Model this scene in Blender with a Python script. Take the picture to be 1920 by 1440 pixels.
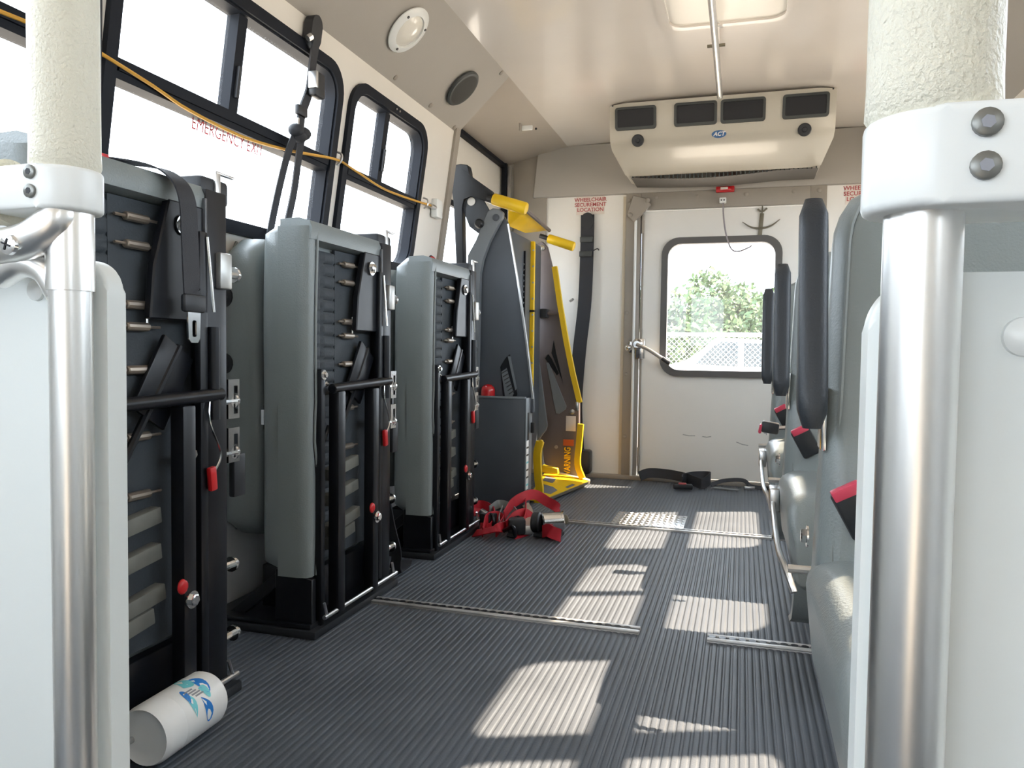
import bpy, bmesh, math, random
from mathutils import Vector as V, Matrix, noise
random.seed(7)
sc = bpy.context.scene
COL = sc.collection
for o in list(bpy.data.objects): bpy.data.objects.remove(o)

# ------------------------------------------------------------------ camera, sky, sun, exposure
FPX = 1440.0
YAW, PITCH, ROLL = math.radians(16.65), math.radians(2.5), math.radians(-0.75)
EYE = V((0, 0, 0.75))
_f = V((-math.sin(YAW)*math.cos(PITCH), math.cos(YAW)*math.cos(PITCH), -math.sin(PITCH)))
_r0 = V((math.cos(YAW), math.sin(YAW), 0)); _d0 = _f.cross(_r0)
CR = _r0*math.cos(ROLL) + _d0*math.sin(ROLL)
CD = -_r0*math.sin(ROLL) + _d0*math.cos(ROLL)
cam = bpy.data.cameras.new('camera'); cam.sensor_width = 36; cam.lens = FPX/1920*36
cam.clip_start = 0.02; cam.clip_end = 300
co = bpy.data.objects.new('camera', cam); COL.objects.link(co)
mw = Matrix.Identity(4)
for i, a in enumerate((CR, -CD, -_f)):
    for j in range(3): mw[j][i] = a[j]
mw.translation = EYE
co.matrix_world = mw
sc.camera = co

def at(px, py, **k):
    """survey: world point seen at a photo pixel, on a plane x=, y= or z= (real depth)"""
    d = CR*((px-960)/FPX) + CD*((py-720)/FPX) + _f
    (a, v), = k.items(); i = 'xyz'.index(a)
    return EYE + d*((v-EYE[i])/d[i])

w = bpy.data.worlds.new('sky'); sc.world = w; w.use_nodes = True
bg = w.node_tree.nodes['Background']; bg.inputs[0].default_value = (0.80, 0.90, 1.0, 1); bg.inputs[1].default_value = 5.8
sun = bpy.data.lights.new('sun', 'SUN'); sun.energy = 20; sun.angle = math.radians(0.6); sun.color = (1.0, 0.80, 0.59)
so = bpy.data.objects.new('sun', sun); COL.objects.link(so); so.location = (8, 4, 9)
so.rotation_euler = V((-1, -0.45, -1.075)).to_track_quat('-Z', 'Y').to_euler()
sc.view_settings.view_transform = 'Standard'
try: sc.view_settings.look = 'None'
except Exception: pass
sc.view_settings.gamma = 1; sc.view_settings.use_curve_mapping = False
sc.view_settings.exposure = 0.55

# ------------------------------------------------------------------ materials
def c8(r, g, b):
    f = lambda v: (v/255/12.92) if v/255 <= .04045 else ((v/255+.055)/1.055)**2.4
    return (f(r), f(g), f(b), 1)
def mat(name, col, rough=.5, metal=0, bump=0, bs=150, var=0, vs=6, coat=0, spec=.5, stretch=None):
    m = bpy.data.materials.new(name); m.use_nodes = True
    nt = m.node_tree; b = nt.nodes['Principled BSDF']
    b.inputs['Base Color'].default_value = col; b.inputs['Roughness'].default_value = rough
    b.inputs['Metallic'].default_value = metal; b.inputs['Coat Weight'].default_value = coat
    b.inputs['Specular IOR Level'].default_value = spec
    tc = nt.nodes.new('ShaderNodeTexCoord'); mp = nt.nodes.new('ShaderNodeMapping')
    nt.links.new(tc.outputs['Object'], mp.inputs[0])
    if stretch: mp.inputs['Scale'].default_value = stretch
    if var:
        n = nt.nodes.new('ShaderNodeTexNoise'); n.inputs['Scale'].default_value = vs; n.inputs['Detail'].default_value = 6
        r = nt.nodes.new('ShaderNodeMapRange'); r.inputs[3].default_value = 1-var; r.inputs[4].default_value = 1+var
        r.inputs[1].default_value = .3; r.inputs[2].default_value = .7
        mx = nt.nodes.new('ShaderNodeMix'); mx.data_type = 'RGBA'; mx.blend_type = 'MULTIPLY'; mx.inputs[0].default_value = 1
        mx.inputs[6].default_value = col
        nt.links.new(mp.outputs[0], n.inputs['Vector']); nt.links.new(n.outputs[0], r.inputs[0])
        nt.links.new(r.outputs[0], mx.inputs[7]); nt.links.new(mx.outputs[2], b.inputs['Base Color'])
        rr = nt.nodes.new('ShaderNodeMapRange'); rr.inputs[3].default_value = max(.02, rough*.85); rr.inputs[4].default_value = min(1, rough*1.15)
        nt.links.new(n.outputs[0], rr.inputs[0]); nt.links.new(rr.outputs[0], b.inputs['Roughness'])
    if bump:
        n2 = nt.nodes.new('ShaderNodeTexNoise'); n2.inputs['Scale'].default_value = bs; n2.inputs['Detail'].default_value = 3
        bp = nt.nodes.new('ShaderNodeBump'); bp.inputs['Strength'].default_value = bump; bp.inputs['Distance'].default_value = .002
        nt.links.new(mp.outputs[0], n2.inputs['Vector']); nt.links.new(n2.outputs[0], bp.inputs['Height'])
        nt.links.new(bp.outputs[0], b.inputs['Normal'])
    return m
def glass(name, haze=0.0, tint=(1, 1, 1, 1), refl=.05):
    m = bpy.data.materials.new(name); m.use_nodes = True; nt = m.node_tree
    nt.nodes.remove(nt.nodes['Principled BSDF']); out = nt.nodes['Material Output']
    t = nt.nodes.new('ShaderNodeBsdfTransparent'); t.inputs[0].default_value = tint
    g = nt.nodes.new('ShaderNodeBsdfGlossy'); g.inputs['Roughness'].default_value = .02
    mx = nt.nodes.new('ShaderNodeMixShader'); mx.inputs[0].default_value = refl
    nt.links.new(t.outputs[0], mx.inputs[1]); nt.links.new(g.outputs[0], mx.inputs[2])
    last = mx
    if haze:
        tl = nt.nodes.new('ShaderNodeBsdfTranslucent'); tl.inputs[0].default_value = (.85, .87, .88, 1)
        n = nt.nodes.new('ShaderNodeTexNoise'); n.inputs['Scale'].default_value = 9
        mr = nt.nodes.new('ShaderNodeMapRange'); mr.inputs[3].default_value = haze*.7; mr.inputs[4].default_value = haze*1.3
        m2 = nt.nodes.new('ShaderNodeMixShader')
        nt.links.new(n.outputs[0], mr.inputs[0]); nt.links.new(mr.outputs[0], m2.inputs[0])
        nt.links.new(mx.outputs[0], m2.inputs[1]); nt.links.new(tl.outputs[0], m2.inputs[2]); last = m2
    nt.links.new(last.outputs[0], out.inputs[0])
    return m

WALL = mat('wall_white', c8(232, 228, 220), .38, bump=.08, bs=60, var=.03, vs=3)
WALLW = mat('rear_panel', c8(236, 234, 228), .42, var=.03, vs=2.5)
COVE = mat('cove_grey', c8(172, 167, 159), .6, bump=.25, bs=400, var=.02)
CEIL = mat('ceiling_gloss', c8(230, 222, 213), .16, var=.035, vs=2.2, coat=.3)
TRIM = mat('trim_grey', c8(156, 149, 139), .5, var=.05, vs=5)
LOWW = mat('lower_wall', c8(206, 209, 210), .45, var=.05, vs=4)
RUB = mat('floor_rubber', c8(84, 90, 98), .46, bump=.2, bs=300, var=.14, vs=5, spec=.34)
BLK = mat('black_frame', c8(20, 25, 34), .6, var=.1, spec=.2)
BLKS = mat('black_steel', c8(16, 19, 26), .36, var=.12, vs=20, spec=.4)
BLKP = mat('black_plastic', c8(34, 37, 42), .45, bump=.15, bs=500)
VIN = mat('grey_vinyl', c8(126, 133, 133), .36, bump=.35, bs=260, var=.04, vs=4, spec=.55)
VIND = mat('dark_vinyl', c8(40, 45, 51), .45, bump=.3, bs=300)
PIPE = mat('vinyl_piping', c8(126, 131, 130), .35)
PAD = mat('seat_pad_underside', c8(58, 64, 70), .7, bump=.4, bs=200, var=.12, vs=12)
SLAT = mat('pale_slat', c8(112, 112, 106), .6, var=.2, vs=15)
STEEL = mat('brushed_steel', (.88, .87, .85, 1), .32, 1, var=.06, vs=40, stretch=(1, 1, .04))
CHR = mat('bright_steel', (.8, .8, .8, 1), .16, 1)
ALU = mat('aluminium', (.66, .66, .66, 1), .3, 1, var=.08, vs=30)
TRK_ALU = mat('track_aluminium', (.62, .62, .62, 1), .5, .75, var=.1, vs=30)
SPR = mat('spring_steel', (.36, .31, .26, 1), .4, .8)
CREAM = mat('cream_padding', c8(226, 221, 203), .42, bump=1.0, bs=330, spec=.5)
WPL = mat('white_plastic', c8(236, 238, 236), .3, var=.015)
PANEL = mat('panel_white', c8(222, 226, 224), .35, bump=.05, bs=90, var=.015, vs=3)
LIFT = mat('lift_grey', c8(118, 124, 130), .38, var=.06, vs=8)
LIFTD = mat('lift_dark', c8(76, 82, 90), .42, var=.08, vs=6)
LIFTB = mat('lift_brown', c8(104, 96, 96), .45, var=.1, vs=6)
YEL = mat('safety_yellow', c8(238, 196, 26), .42, var=.06, vs=10)
RED = mat('red_plastic', c8(200, 30, 36), .35)
REDL = mat('red_lens', c8(190, 20, 28), .15, coat=.5)
PINK = mat('buckle_red', c8(205, 66, 92), .4)
RWEB = mat('red_webbing', c8(186, 24, 44), .6, bump=.6, bs=700, var=.08, vs=30)
GWEB = mat('grey_webbing', c8(132, 136, 136), .6, bump=.4, bs=600)
BWEB = mat('black_webbing', c8(40, 42, 48), .6, bump=.5, bs=700)
ORG = mat('cord_amber', c8(214, 160, 62), .5)
ACB = mat('ac_beige', c8(196, 191, 178), .34, var=.02, coat=.15)
VENT = mat('vent_black', c8(12, 15, 24), .5)
VENTF = mat('vent_frame', c8(62, 66, 66), .45)
GRILLE = mat('return_grille', c8(92, 88, 84), .5)
BLUE = mat('logo_blue', c8(46, 96, 150), .4)
BLUEP = mat('print_blue', c8(40, 130, 214), .4)
CYANP = mat('print_cyan', c8(120, 212, 220), .4)
GREYP = mat('print_grey', c8(150, 152, 160), .4)
WHT = mat('pure_white', c8(244, 244, 242), .4)
STICK = mat('sticker', c8(226, 216, 206), .45)
STXT = mat('sticker_red', c8(178, 78, 80), .5)
REDT = mat('exit_red', c8(206, 92, 100), .5)
WHO = mat('placard_orange', c8(190, 92, 40), .5)
LENS = mat('lamp_lens', c8(236, 232, 222), .2, coat=.5)
SPK = mat('speaker_mesh', c8(62, 62, 60), .6, bump=1, bs=500)
HOOK = mat('hook_bronze', c8(122, 116, 100), .45, .3)
RUST = mat('stain_rust', c8(206, 194, 172), .5)
ZB2 = mat('zinc_bolt', c8(128, 128, 124), .35, .6)
HAT = mat('hatch_white', c8(250, 244, 232), .25)
GL = glass('window_glass', .02)
GLR = glass('dusty_glass', .025)
GRAV = mat('gravel', c8(190, 182, 170), .9, bump=.8, bs=40, var=.15, vs=2)
LEAF = mat('leaf_green', c8(52, 80, 38), .7, var=.3, vs=.6)
BARK = mat('bark', c8(96, 82, 66), .9, bump=1, bs=30)
TRK = mat('truck_white', c8(240, 240, 240), .25, coat=.4)
TGL = mat('truck_glass', c8(60, 70, 76), .08)
TYRE = mat('tyre', c8(30, 30, 30), .8)
GALV = mat('galvanised', (.55, .56, .57, 1), .4, .8)

# ------------------------------------------------------------------ mesh helpers
def rrect(x0, x1, y0, y1, r, n=5):
    r = min(r, (x1-x0)/2-1e-5, (y1-y0)/2-1e-5); p = []
    for cx, cy, a in ((x1-r, y1-r, 0), (x0+r, y1-r, 90), (x0+r, y0+r, 180), (x1-r, y0+r, 270)):
        for i in range(n+1):
            t = math.radians(a+90*i/n); p.append((cx+r*math.cos(t), cy+r*math.sin(t)))
    return p
class MB:
    def __init__(s): s.bm = bmesh.new()
    def _bev(s, vs, off, seg):
        es = list({e for v in vs for e in v.link_edges})
        bmesh.ops.bevel(s.bm, geom=es, offset=off, segments=seg, affect='EDGES', profile=.5, clamp_overlap=True)
    def box(s, x0, x1, y0, y1, z0, z1, bev=0, seg=2, rot=None, piv=None):
        m = Matrix.Translation(((x0+x1)/2, (y0+y1)/2, (z0+z1)/2)) @ Matrix.Diagonal((abs(x1-x0), abs(y1-y0), abs(z1-z0), 1))
        if rot is not None:
            p = V(piv) if piv is not None else V(((x0+x1)/2, (y0+y1)/2, (z0+z1)/2))
            m = Matrix.Translation(p) @ rot.to_4x4() @ Matrix.Translation(-p) @ m
        r = bmesh.ops.create_cube(s.bm, size=1, matrix=m)
        if bev: s._bev(r['verts'], bev, seg)
        return s
    def face(s, pts):
        return s.bm.faces.new([s.bm.verts.new(V(p)) for p in pts])
    def prism(s, pts, ext, bev=0, seg=1):
        pts = [V(p) for p in pts]; ext = V(ext)
        a = [s.bm.verts.new(p) for p in pts]; b = [s.bm.verts.new(p+ext) for p in pts]
        n = len(pts)
        s.bm.faces.new(a); s.bm.faces.new(b[::-1])
        for i in range(n): s.bm.faces.new((a[i], b[i], b[(i+1) % n], a[(i+1) % n]))
        if bev: s._bev(a+b, bev, seg)
        return s
    def loft(s, rings, caps=True, closed=True):
        vs = [[s.bm.verts.new(V(p)) for p in r] for r in rings]; n = len(vs[0])
        for i in range(len(vs)-1):
            for j in range(n if closed else n-1):
                k = (j+1) % n
                s.bm.faces.new((vs[i][j], vs[i][k], vs[i+1][k], vs[i+1][j]))
        if caps: s.bm.faces.new(vs[0][::-1]); s.bm.faces.new(vs[-1])
        return s
    def sweep(s, pts, prof, up=(0, 0, 1), closed=False, scale=None):
        """prof: list of (a,b) offsets; a along side, b along local up"""
        pts = [V(p) for p in pts]; n = len(pts); rings = []
        u = V(up).normalized()
        for i in range(n):
            if closed: t = pts[(i+1) % n]-pts[i-1]
            else: t = pts[min(i+1, n-1)]-pts[max(i-1, 0)]
            t.normalize()
            sd = t.cross(u)
            if sd.length < 1e-4: sd = t.orthogonal()
            sd.normalize(); u = sd.cross(t).normalized()
            k = scale[i] if scale else 1
            rings.append([pts[i]+sd*a*k+u*b*k for a, b in prof])
        if closed: rings.append(rings[0])
        return s.loft(rings, caps=not closed)
    def tube(s, pts, r, seg=12, closed=False, up=(.13, .2, .97), scale=None):
        pr = [(r*math.cos(2*math.pi*i/seg), r*math.sin(2*math.pi*i/seg)) for i in range(seg)]
        return s.sweep(pts, pr, up, closed, scale)
    def cyl(s, a, b, r, seg=16, bev=0):
        a, b = V(a), V(b); d = (b-a).normalized()
        if bev:
            return s.tube([a, a+d*1e-5, a+d*bev, b-d*bev, b-d*1e-5, b], r, seg, scale=[1-bev/r, 1-bev/r, 1, 1, 1-bev/r, 1-bev/r])
        return s.tube([a, b], r, seg)
    def ribbon(s, pts, width, th, wdir):
        """flat strap: width along wdir (vector or list), thin across"""
        pts = [V(p) for p in pts]; n = len(pts); rings = []
        for i in range(n):
            t = (pts[min(i+1, n-1)]-pts[max(i-1, 0)]).normalized()
            wd = V(wdir[i] if isinstance(wdir, list) else wdir)
            wd = (wd-t*wd.dot(t)).normalized(); nn = t.cross(wd)
            rings.append([pts[i]+wd*width/2+nn*th/2, pts[i]-wd*width/2+nn*th/2, pts[i]-wd*width/2-nn*th/2, pts[i]+wd*width/2-nn*th/2])
        return s.loft(rings)
    def lathe(s, prof, o, ax, seg=24):
        o, ax = V(o), V(ax).normalized(); a = ax.orthogonal().normalized(); b = ax.cross(a)
        return s.loft([[o+ax*h+(a*math.cos(2*math.pi*i/seg)+b*math.sin(2*math.pi*i/seg))*max(r, 1e-5) for i in range(seg)] for r, h in prof])
    def hexb(s, o, ax, r, h):
        """bolt: washer + hex head"""
        o, ax = V(o), V(ax).normalized()
        s.lathe([(r*1.45, 0), (r*1.45, h*.3)], o, ax, 14)
        return s.lathe([(r, h*.3), (r, h), (r*.8, h*1.15)], o, ax, 6)
    def ball(s, c, r, seg=16, sq=(1, 1, 1)):
        bmesh.ops.create_uvsphere(s.bm, u_segments=seg, v_segments=seg//2+1, radius=r, matrix=Matrix.Translation(c) @ Matrix.Diagonal((*sq, 1)))
        return s
    def holes(s, outer, inner, fn, ext=None):
        """flat panel with holes: 2D loops -> fn(u,v,d)"""
        loops = [outer]+inner
        tmp = bmesh.new(); es = []
        for lp in loops:
            vs = [tmp.verts.new((u, v, 0)) for u, v in lp]
            es += [tmp.edges.new((vs[i], vs[(i+1) % len(vs)])) for i in range(len(vs))]
        bmesh.ops.triangle_fill(tmp, use_beauty=True, edges=es)
        tmp.verts.index_update()
        for d in ((0,) if ext is None else (0, ext)):
            vv = [s.bm.verts.new(fn(v.co.x, v.co.y, d)) for v in tmp.verts]
            for f in tmp.faces: s.bm.faces.new([vv[v.index] for v in f.verts])
        tmp.free()
        if ext is not None:
            for lp in loops:
                a = [s.bm.verts.new(fn(u, v, 0)) for u, v in lp]; b = [s.bm.verts.new(fn(u, v, ext)) for u, v in lp]
                for i in range(len(lp)):
                    k = (i+1) % len(lp); s.bm.faces.new((a[i], a[k], b[k], b[i]))
        return s
    def grid(s, fn, nu, nv):
        vs = [[s.bm.verts.new(V(fn(i/nu, j/nv))) for j in range(nv+1)] for i in range(nu+1)]
        for i in range(nu):
            for j in range(nv): s.bm.faces.new((vs[i][j], vs[i+1][j], vs[i+1][j+1], vs[i][j+1]))
        return s
    def mesh(s, name, m, ang=35):
        bmesh.ops.remove_doubles(s.bm, verts=s.bm.verts, dist=1e-6)
        bmesh.ops.recalc_face_normals(s.bm, faces=s.bm.faces)
        me = bpy.data.meshes.new(name); s.bm.to_mesh(me); s.bm.free()
        if ang:
            me.polygons.foreach_set('use_smooth', [True]*len(me.polygons)); me.set_sharp_from_angle(angle=math.radians(ang))
        me.materials.append(m); return me
    def build(s, name, m, parent=None, ang=35):
        return link(name, s.mesh(name, m, ang), parent)
def link(name, data, parent=None):
    o = bpy.data.objects.new(name, data); COL.objects.link(o)
    if parent: o.parent = parent
    return o
def thing(name, label, cat, loc=(0, 0, 0), group=None):
    o = link(name, None); o.location = loc; o.empty_display_size = .05
    return tag(o, label, cat, group)
def tag(o, label, cat, group=None):
    o['label'] = label; o['category'] = cat
    if group: o['group'] = group
    return o
def struct(o, label=None):
    o['kind'] = 'structure'
    if label: o['label'] = label
    return o
def bez(pts, n=8):
    """catmull-rom through points"""
    P = [V(p) for p in pts]; P = [P[0]*2-P[1]]+P+[P[-1]*2-P[-2]]; out = []
    for i in range(1, len(P)-2):
        a, b, c, d = P[i-1:i+3]
        for k in range(n):
            t = k/n; out.append(.5*((2*b)+(c-a)*t+(2*a-5*b+4*c-d)*t*t+(3*b-a-3*c+d)*t**3))
    out.append(P[-2]); return out
def text(name, body, size, m, org, xd, yd, parent=None, ext=.0004, shear=0, bold=0, width=None):
    cu = bpy.data.curves.new(name, 'FONT'); cu.body = body; cu.size = size; cu.extrude = ext; cu.align_x = 'CENTER'; cu.align_y = 'CENTER'
    cu.shear = shear; cu.offset = bold; cu.resolution_u = 3; cu.space_line = .95
    t = bpy.data.objects.new(name+'_tmp', cu); COL.objects.link(t)
    dg = bpy.context.evaluated_depsgraph_get(); me = bpy.data.meshes.new_from_object(t.evaluated_get(dg))
    bpy.data.objects.remove(t); me.materials.clear(); me.materials.append(m)
    x, y = V(xd).normalized(), V(yd).normalized(); z = x.cross(y)
    mm = Matrix((x, y, z)).transposed().to_4x4(); mm.translation = V(org)
    if width:
        ws = [v.co.x for v in me.vertices]; k = width/(max(ws)-min(ws)); mm = mm @ Matrix.Diagonal((k, 1, 1, 1))
    me.transform(mm)
    if parent is not None: me.transform(Matrix.Translation(-V(parent_loc(parent))))
    return link(name, me, parent)
def parent_loc(p):
    l = V((0, 0, 0))
    while p is not None: l += p.location; p = p.parent
    return l
R3 = lambda ax, deg: Matrix.Rotation(math.radians(deg), 3, ax)

# ------------------------------------------------------------------ the bus shell
CX = -0.15                       # centre line of the bus
ZB, XB = 0.95, -1.372            # where the wall starts to lean in
def xw(z): return XB + max(0, z-ZB)*0.141
def lw(y, z, d=0): return V((xw(z)+d, y, z))                # left wall, d = into the room
def rw(y, z, d=0): return V((2*CX-xw(z)-d, y, z))           # right wall
YF, YR, ZC = -1.5, 4.55, 1.96
XC = -1.02                       # ceiling edge left
ZW = 1.73                        # cove foot

# floor with moulded ribs running down the bus
def rib_floor():
    mb = MB(); prof = []; x = XB-.03; pitch = .0172
    while x < 2*CX-XB+.03:
        prof += [(x, -.0015), (x+.0045, -.0015)] + [(x+.01085-.0062*math.cos(math.pi*k/7), -.0014+.0014*math.sin(math.pi*k/7)**.6) for k in range(8)]
        x += pitch
    mb.loft([[(a, YF, b) for a, b in prof], [(a, YR, b) for a, b in prof]], caps=False, closed=False)
    return mb.build('floor', RUB, ang=75)
struct(rib_floor(), 'dark grey ribbed rubber bus floor')

# window layout: (y0,y1,z0,z1, rail z, mullion y)
LEFTW = [(-.1, 1.255, 1.06, 1.66, 1.35, .55), (1.33, 2.285, 1.06, 1.66, 1.35, 1.77), (2.335, 2.985, 1.06, 1.66, 1.35, 2.63)]
RIGHTW = [(.75, 1.99, 1.0, 1.66, 1.355, 1.35), (2.00, 2.47, 1.0, 1.66, 1.355, 2.46), (2.56, 3.36, 1.0, 1.66, 1.355, 2.975), (3.50, 4.30, 1.0, 1.66, 1.355, 3.90)]
LDOOR = (3.40, 4.20, .98, 1.47)  # glass of the lift door
def wallpanel(name, fn, y0, y1, wins, rad=.09):
    mb = MB()
    outer = [(y0, ZB), (y1, ZB), (y1, ZW), (y0, ZW)]
    mb.holes(outer, [rrect(a+.012, b-.012, c+.012, d-.012, rad) for a, b, c, d, *_ in wins], fn)
    return struct(mb.build(name, WALL))
wallpanel('wall_left', lw, YF, 3.27, [(-1.3, -.3, .95+.05, 1.6)] + LEFTW)
wallpanel('wall_right', rw, YF, YR, [(-1.15, -.75, 1.1, 1.62)]+RIGHTW)  # foremost hole is unseen, kept small to hold back light from the right
mb = MB(); mb.face([(XB, YF, 0), (XB, 3.27, 0), (XB, 3.27, ZB), (XB, YF, ZB)]); struct(mb.build('wall_left_lower', LOWW))
mb = MB(); x = 2*CX-XB; mb.face([(x, YF, 0), (x, YR, 0), (x, YR, ZB), (x, YF, ZB)]); struct(mb.build('wall_right_lower', LOWW))
# unseen front bulkhead; windshield opening made small and shifted left to set the light
mb = MB(); mb.holes([(XB, 0), (2*CX-XB, 0), (2*CX-XB, 2.0), (XB, 2.0)], [rrect(-1.22, -.25, .85, 1.50, .12)], lambda u, v, d: V((u, YF, v)))
struct(mb.build('wall_front', WALL))
mb = MB(); mb.box(2*CX-XB-.02, 2*CX-XB+.02, .06, .15, 0, ZW+.02); mb.box(2*CX-XB-.02, 2*CX-XB+.02, YF, YF+.3, 0, ZW+.02); struct(mb.build('trim_1', TRIM), 'grey door post by the entry steps')
# ceiling with a slight crown
mb = MB()
mb.grid(lambda u, v: (XC+(2*CX-2*XC)*u, YF+(YR-YF)*v, ZC+.022*math.sin(math.pi*u)), 16, 10)
struct(mb.build('ceiling', CEIL), 'glossy cream bus ceiling')
# coves
def cove(name, mirror, y0, y1, p0=(XC, ZC), p1=None, m=COVE):
    p1 = p1 or (xw(ZW), ZW); mb = MB()
    f = (lambda x: 2*CX-x) if mirror else (lambda x: x)
    n = V((p1[1]-p0[1], 0, -(p1[0]-p0[0]))).normalized()*-.006
    mb.prism([(f(p0[0]), y0, p0[1]), (f(p0[0]), y1, p0[1]), (f(p1[0]), y1, p1[1]), (f(p1[0]), y0, p1[1])], (f(n.x)-f(0) if mirror else n.x, 0, n.z+.012))
    return struct(mb.build(name, m))
cove('trim_2', False, YF, 3.30)['label'] = 'grey cove panel above the left windows'
cove('trim_3', True, YF, YR)['label'] = 'grey cove panel above the right windows'
CV2 = mat('cove_smooth', c8(184, 174, 162), .4, var=.03)
cove('trim_4', False, 3.302, YR, p1=(-1.435, 1.875), m=CV2)['label'] = 'smooth cove panel above the lift doorway'
# screws along the cove edge
def cove_pt(y, t, off=0):
    a, b = V((XC, y, ZC)), V((xw(ZW), y, ZW)); n = V((b.z-a.z, 0, -(b.x-a.x))).normalized()
    if n.x < 0: n = -n
    n = V((abs(n.x), 0, -abs(n.z))); return a.lerp(b, t)+n*off, n
tr2 = bpy.data.objects['trim_2']
for y, t in ((1.9, .93), (2.30, .06), (2.62, .93), (3.22, .04), (3.24, .96), (2.95, .93)):
    p, n = cove_pt(y, t); MB().lathe([(.011, 0), (.011, .003), (.006, .006)], p, n, 12).build('screw_cap', TRIM, tr2)
mb = MB(); mb.prism([(XC-.01, 3.296, ZC-.008), (xw(ZW)-.005, 3.296, ZW-.004), (-1.45, 3.296, ZW-.004), (-1.45, 3.296, ZC)], (0, .012, 0)); struct(mb.build('trim_13', COVE), 'unseen end piece added against light leaking past the grey cove')  # unseen; added to stop light leaking through the gap beside the cove
# lift doorway in the left wall: outer door leaf, jamb, black seal
mb = MB()
mb.holes([(3.25, -.02), (YR, -.02), (YR, 1.92), (3.25, 1.92)], [rrect(LDOOR[0], LDOOR[1], LDOOR[2], LDOOR[3], .06)], lambda u, v, d: V((-1.43, u, v)))
struct(mb.build('wall_left_lift_bay', WALLW))
mb = MB(); a = [lw(3.262, z, .012) for z in (0, ZB, ZW+.02)]
mb.loft([[p, p+V((0, .05, 0)), p+V((-.08, .05, 0)), p+V((-.08, 0, 0))] for p in a]); struct(mb.build('trim_5', TRIM), 'grey jamb post of the lift doorway')
mb = MB(); mb.box(-1.43, -1.395, 3.32, YR-.02, 1.852, 1.876, .004); struct(mb.build('trim_6', BLK), 'black rubber seal over the lift doors')
mb = MB(); mb.box(-1.42, -1.385, 4.462, 4.492, .3, 1.876, .004); struct(mb.build('trim_7', BLK), 'black seal on the rear lift door edge')
mb = MB(); mb.box(-1.384, -1.362, 4.47, 4.49, .3, 1.86, .004); struct(mb.build('trim_8', ALU), 'silver strip on the rear corner post')
d2 = struct(link('door_2', None), 'lift doorway glass door')
f = lambda u, v, d: V((-1.43+d, u, v))
MB().holes(rrect(LDOOR[0]-.03, LDOOR[1]+.03, LDOOR[2]-.03, LDOOR[3]+.03, .07), [rrect(LDOOR[0], LDOOR[1], LDOOR[2], LDOOR[3], .05)], f, .02).build('window_gasket', BLK, d2)
MB().holes(rrect(LDOOR[0], LDOOR[1], LDOOR[2], LDOOR[3], .05), [], f).build('pane', GL, d2)

def window(n, fn, y0, y1, z0, z1, zr, ym, label):
    wn = struct(link('window_%d' % n, None), label)
    MB().holes(rrect(y0, y1, z0, z1, .10, 7), [rrect(y0+.032, y1-.032, z0+.032, z1-.032, .08, 7)], lambda u, v, d: fn(u, v, d), .014).build('window_frame', BLK, wn)
    f2 = lambda u, v, d: fn(u, v, d-.045)
    MB().holes(rrect(y0+.015, y1-.015, z0+.012, z1-.012, .085, 7), [rrect(y0+.038, y1-.038, z0+.038, z1-.038, .07, 7)], f2, .05).build('inner_sash', BLK, wn)
    mb = MB(); 
    mb.loft([[fn(y, zr-.022, .006), fn(y, zr+.022, .006), fn(y, zr+.022, -.04), fn(y, zr-.022, -.04)] for y in (y0+.03, y1-.03)])
    mb.loft([[fn(y, zr-.006, .012), fn(y, zr+.012, .012), fn(y, zr+.012, .004), fn(y, zr-.006, .004)] for y in (y0+.04, y1-.04)])
    mb.build('middle_rail', BLK, wn)
    mb = MB(); mb.loft([[fn(ym-.018, z, -.002), fn(ym+.018, z, -.002), fn(ym+.018, z, -.04), fn(ym-.018, z, -.04)] for z in (zr+.02, z1-.04)])
    mb.build('mullion', BLK, wn)
    MB().loft([[fn(ym-.006, z, .008), fn(ym+.006, z, .008), fn(ym+.006, z, -.004), fn(ym-.006, z, -.004)] for z in (zr+.06, zr+.14)]).build('sash_latch', BLKP, wn)
    for a, b, c, d in ((y0+.02, ym, zr, z1-.018), (ym, y1-.02, zr, z1-.018), (y0+.02, y1-.02, z0+.018, zr)):
        mb = MB(); mb.face([fn(a, c, -.03), fn(b, c, -.03), fn(b, d, -.03), fn(a, d, -.03)]); mb.build('pane', GL, wn)
    return wn
for i, a in enumerate(LEFTW): WN = window(i+1, lw, *a, ['black framed bus window behind the cream grab pole', 'black framed emergency exit window above the folded seats', 'small black framed window next to the lift'][i]); 
for i, a in enumerate(RIGHTW): window(i+4, rw, *a, 'black framed window in the right wall, number %s from the front' % ('one', 'two', 'three', 'four')[i])
W2o = bpy.data.objects['window_2']
text('emergency_exit_lettering', 'EMERGENCY EXIT', .048, REDT, lw(1.80, 1.315, -.026), (0, 1, 0), (.141, 0, 1), W2o, ext=.0003, width=.30)
for y in (1.60, 2.66):
    for k in (0, .028): MB().lathe([(.004, 0), (.004, .003)], lw(y+k, 1.645, .014), (1, 0, 0), 8).build('rivet', ALU, bpy.data.objects['window_2' if y < 2 else 'window_3'])

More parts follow.
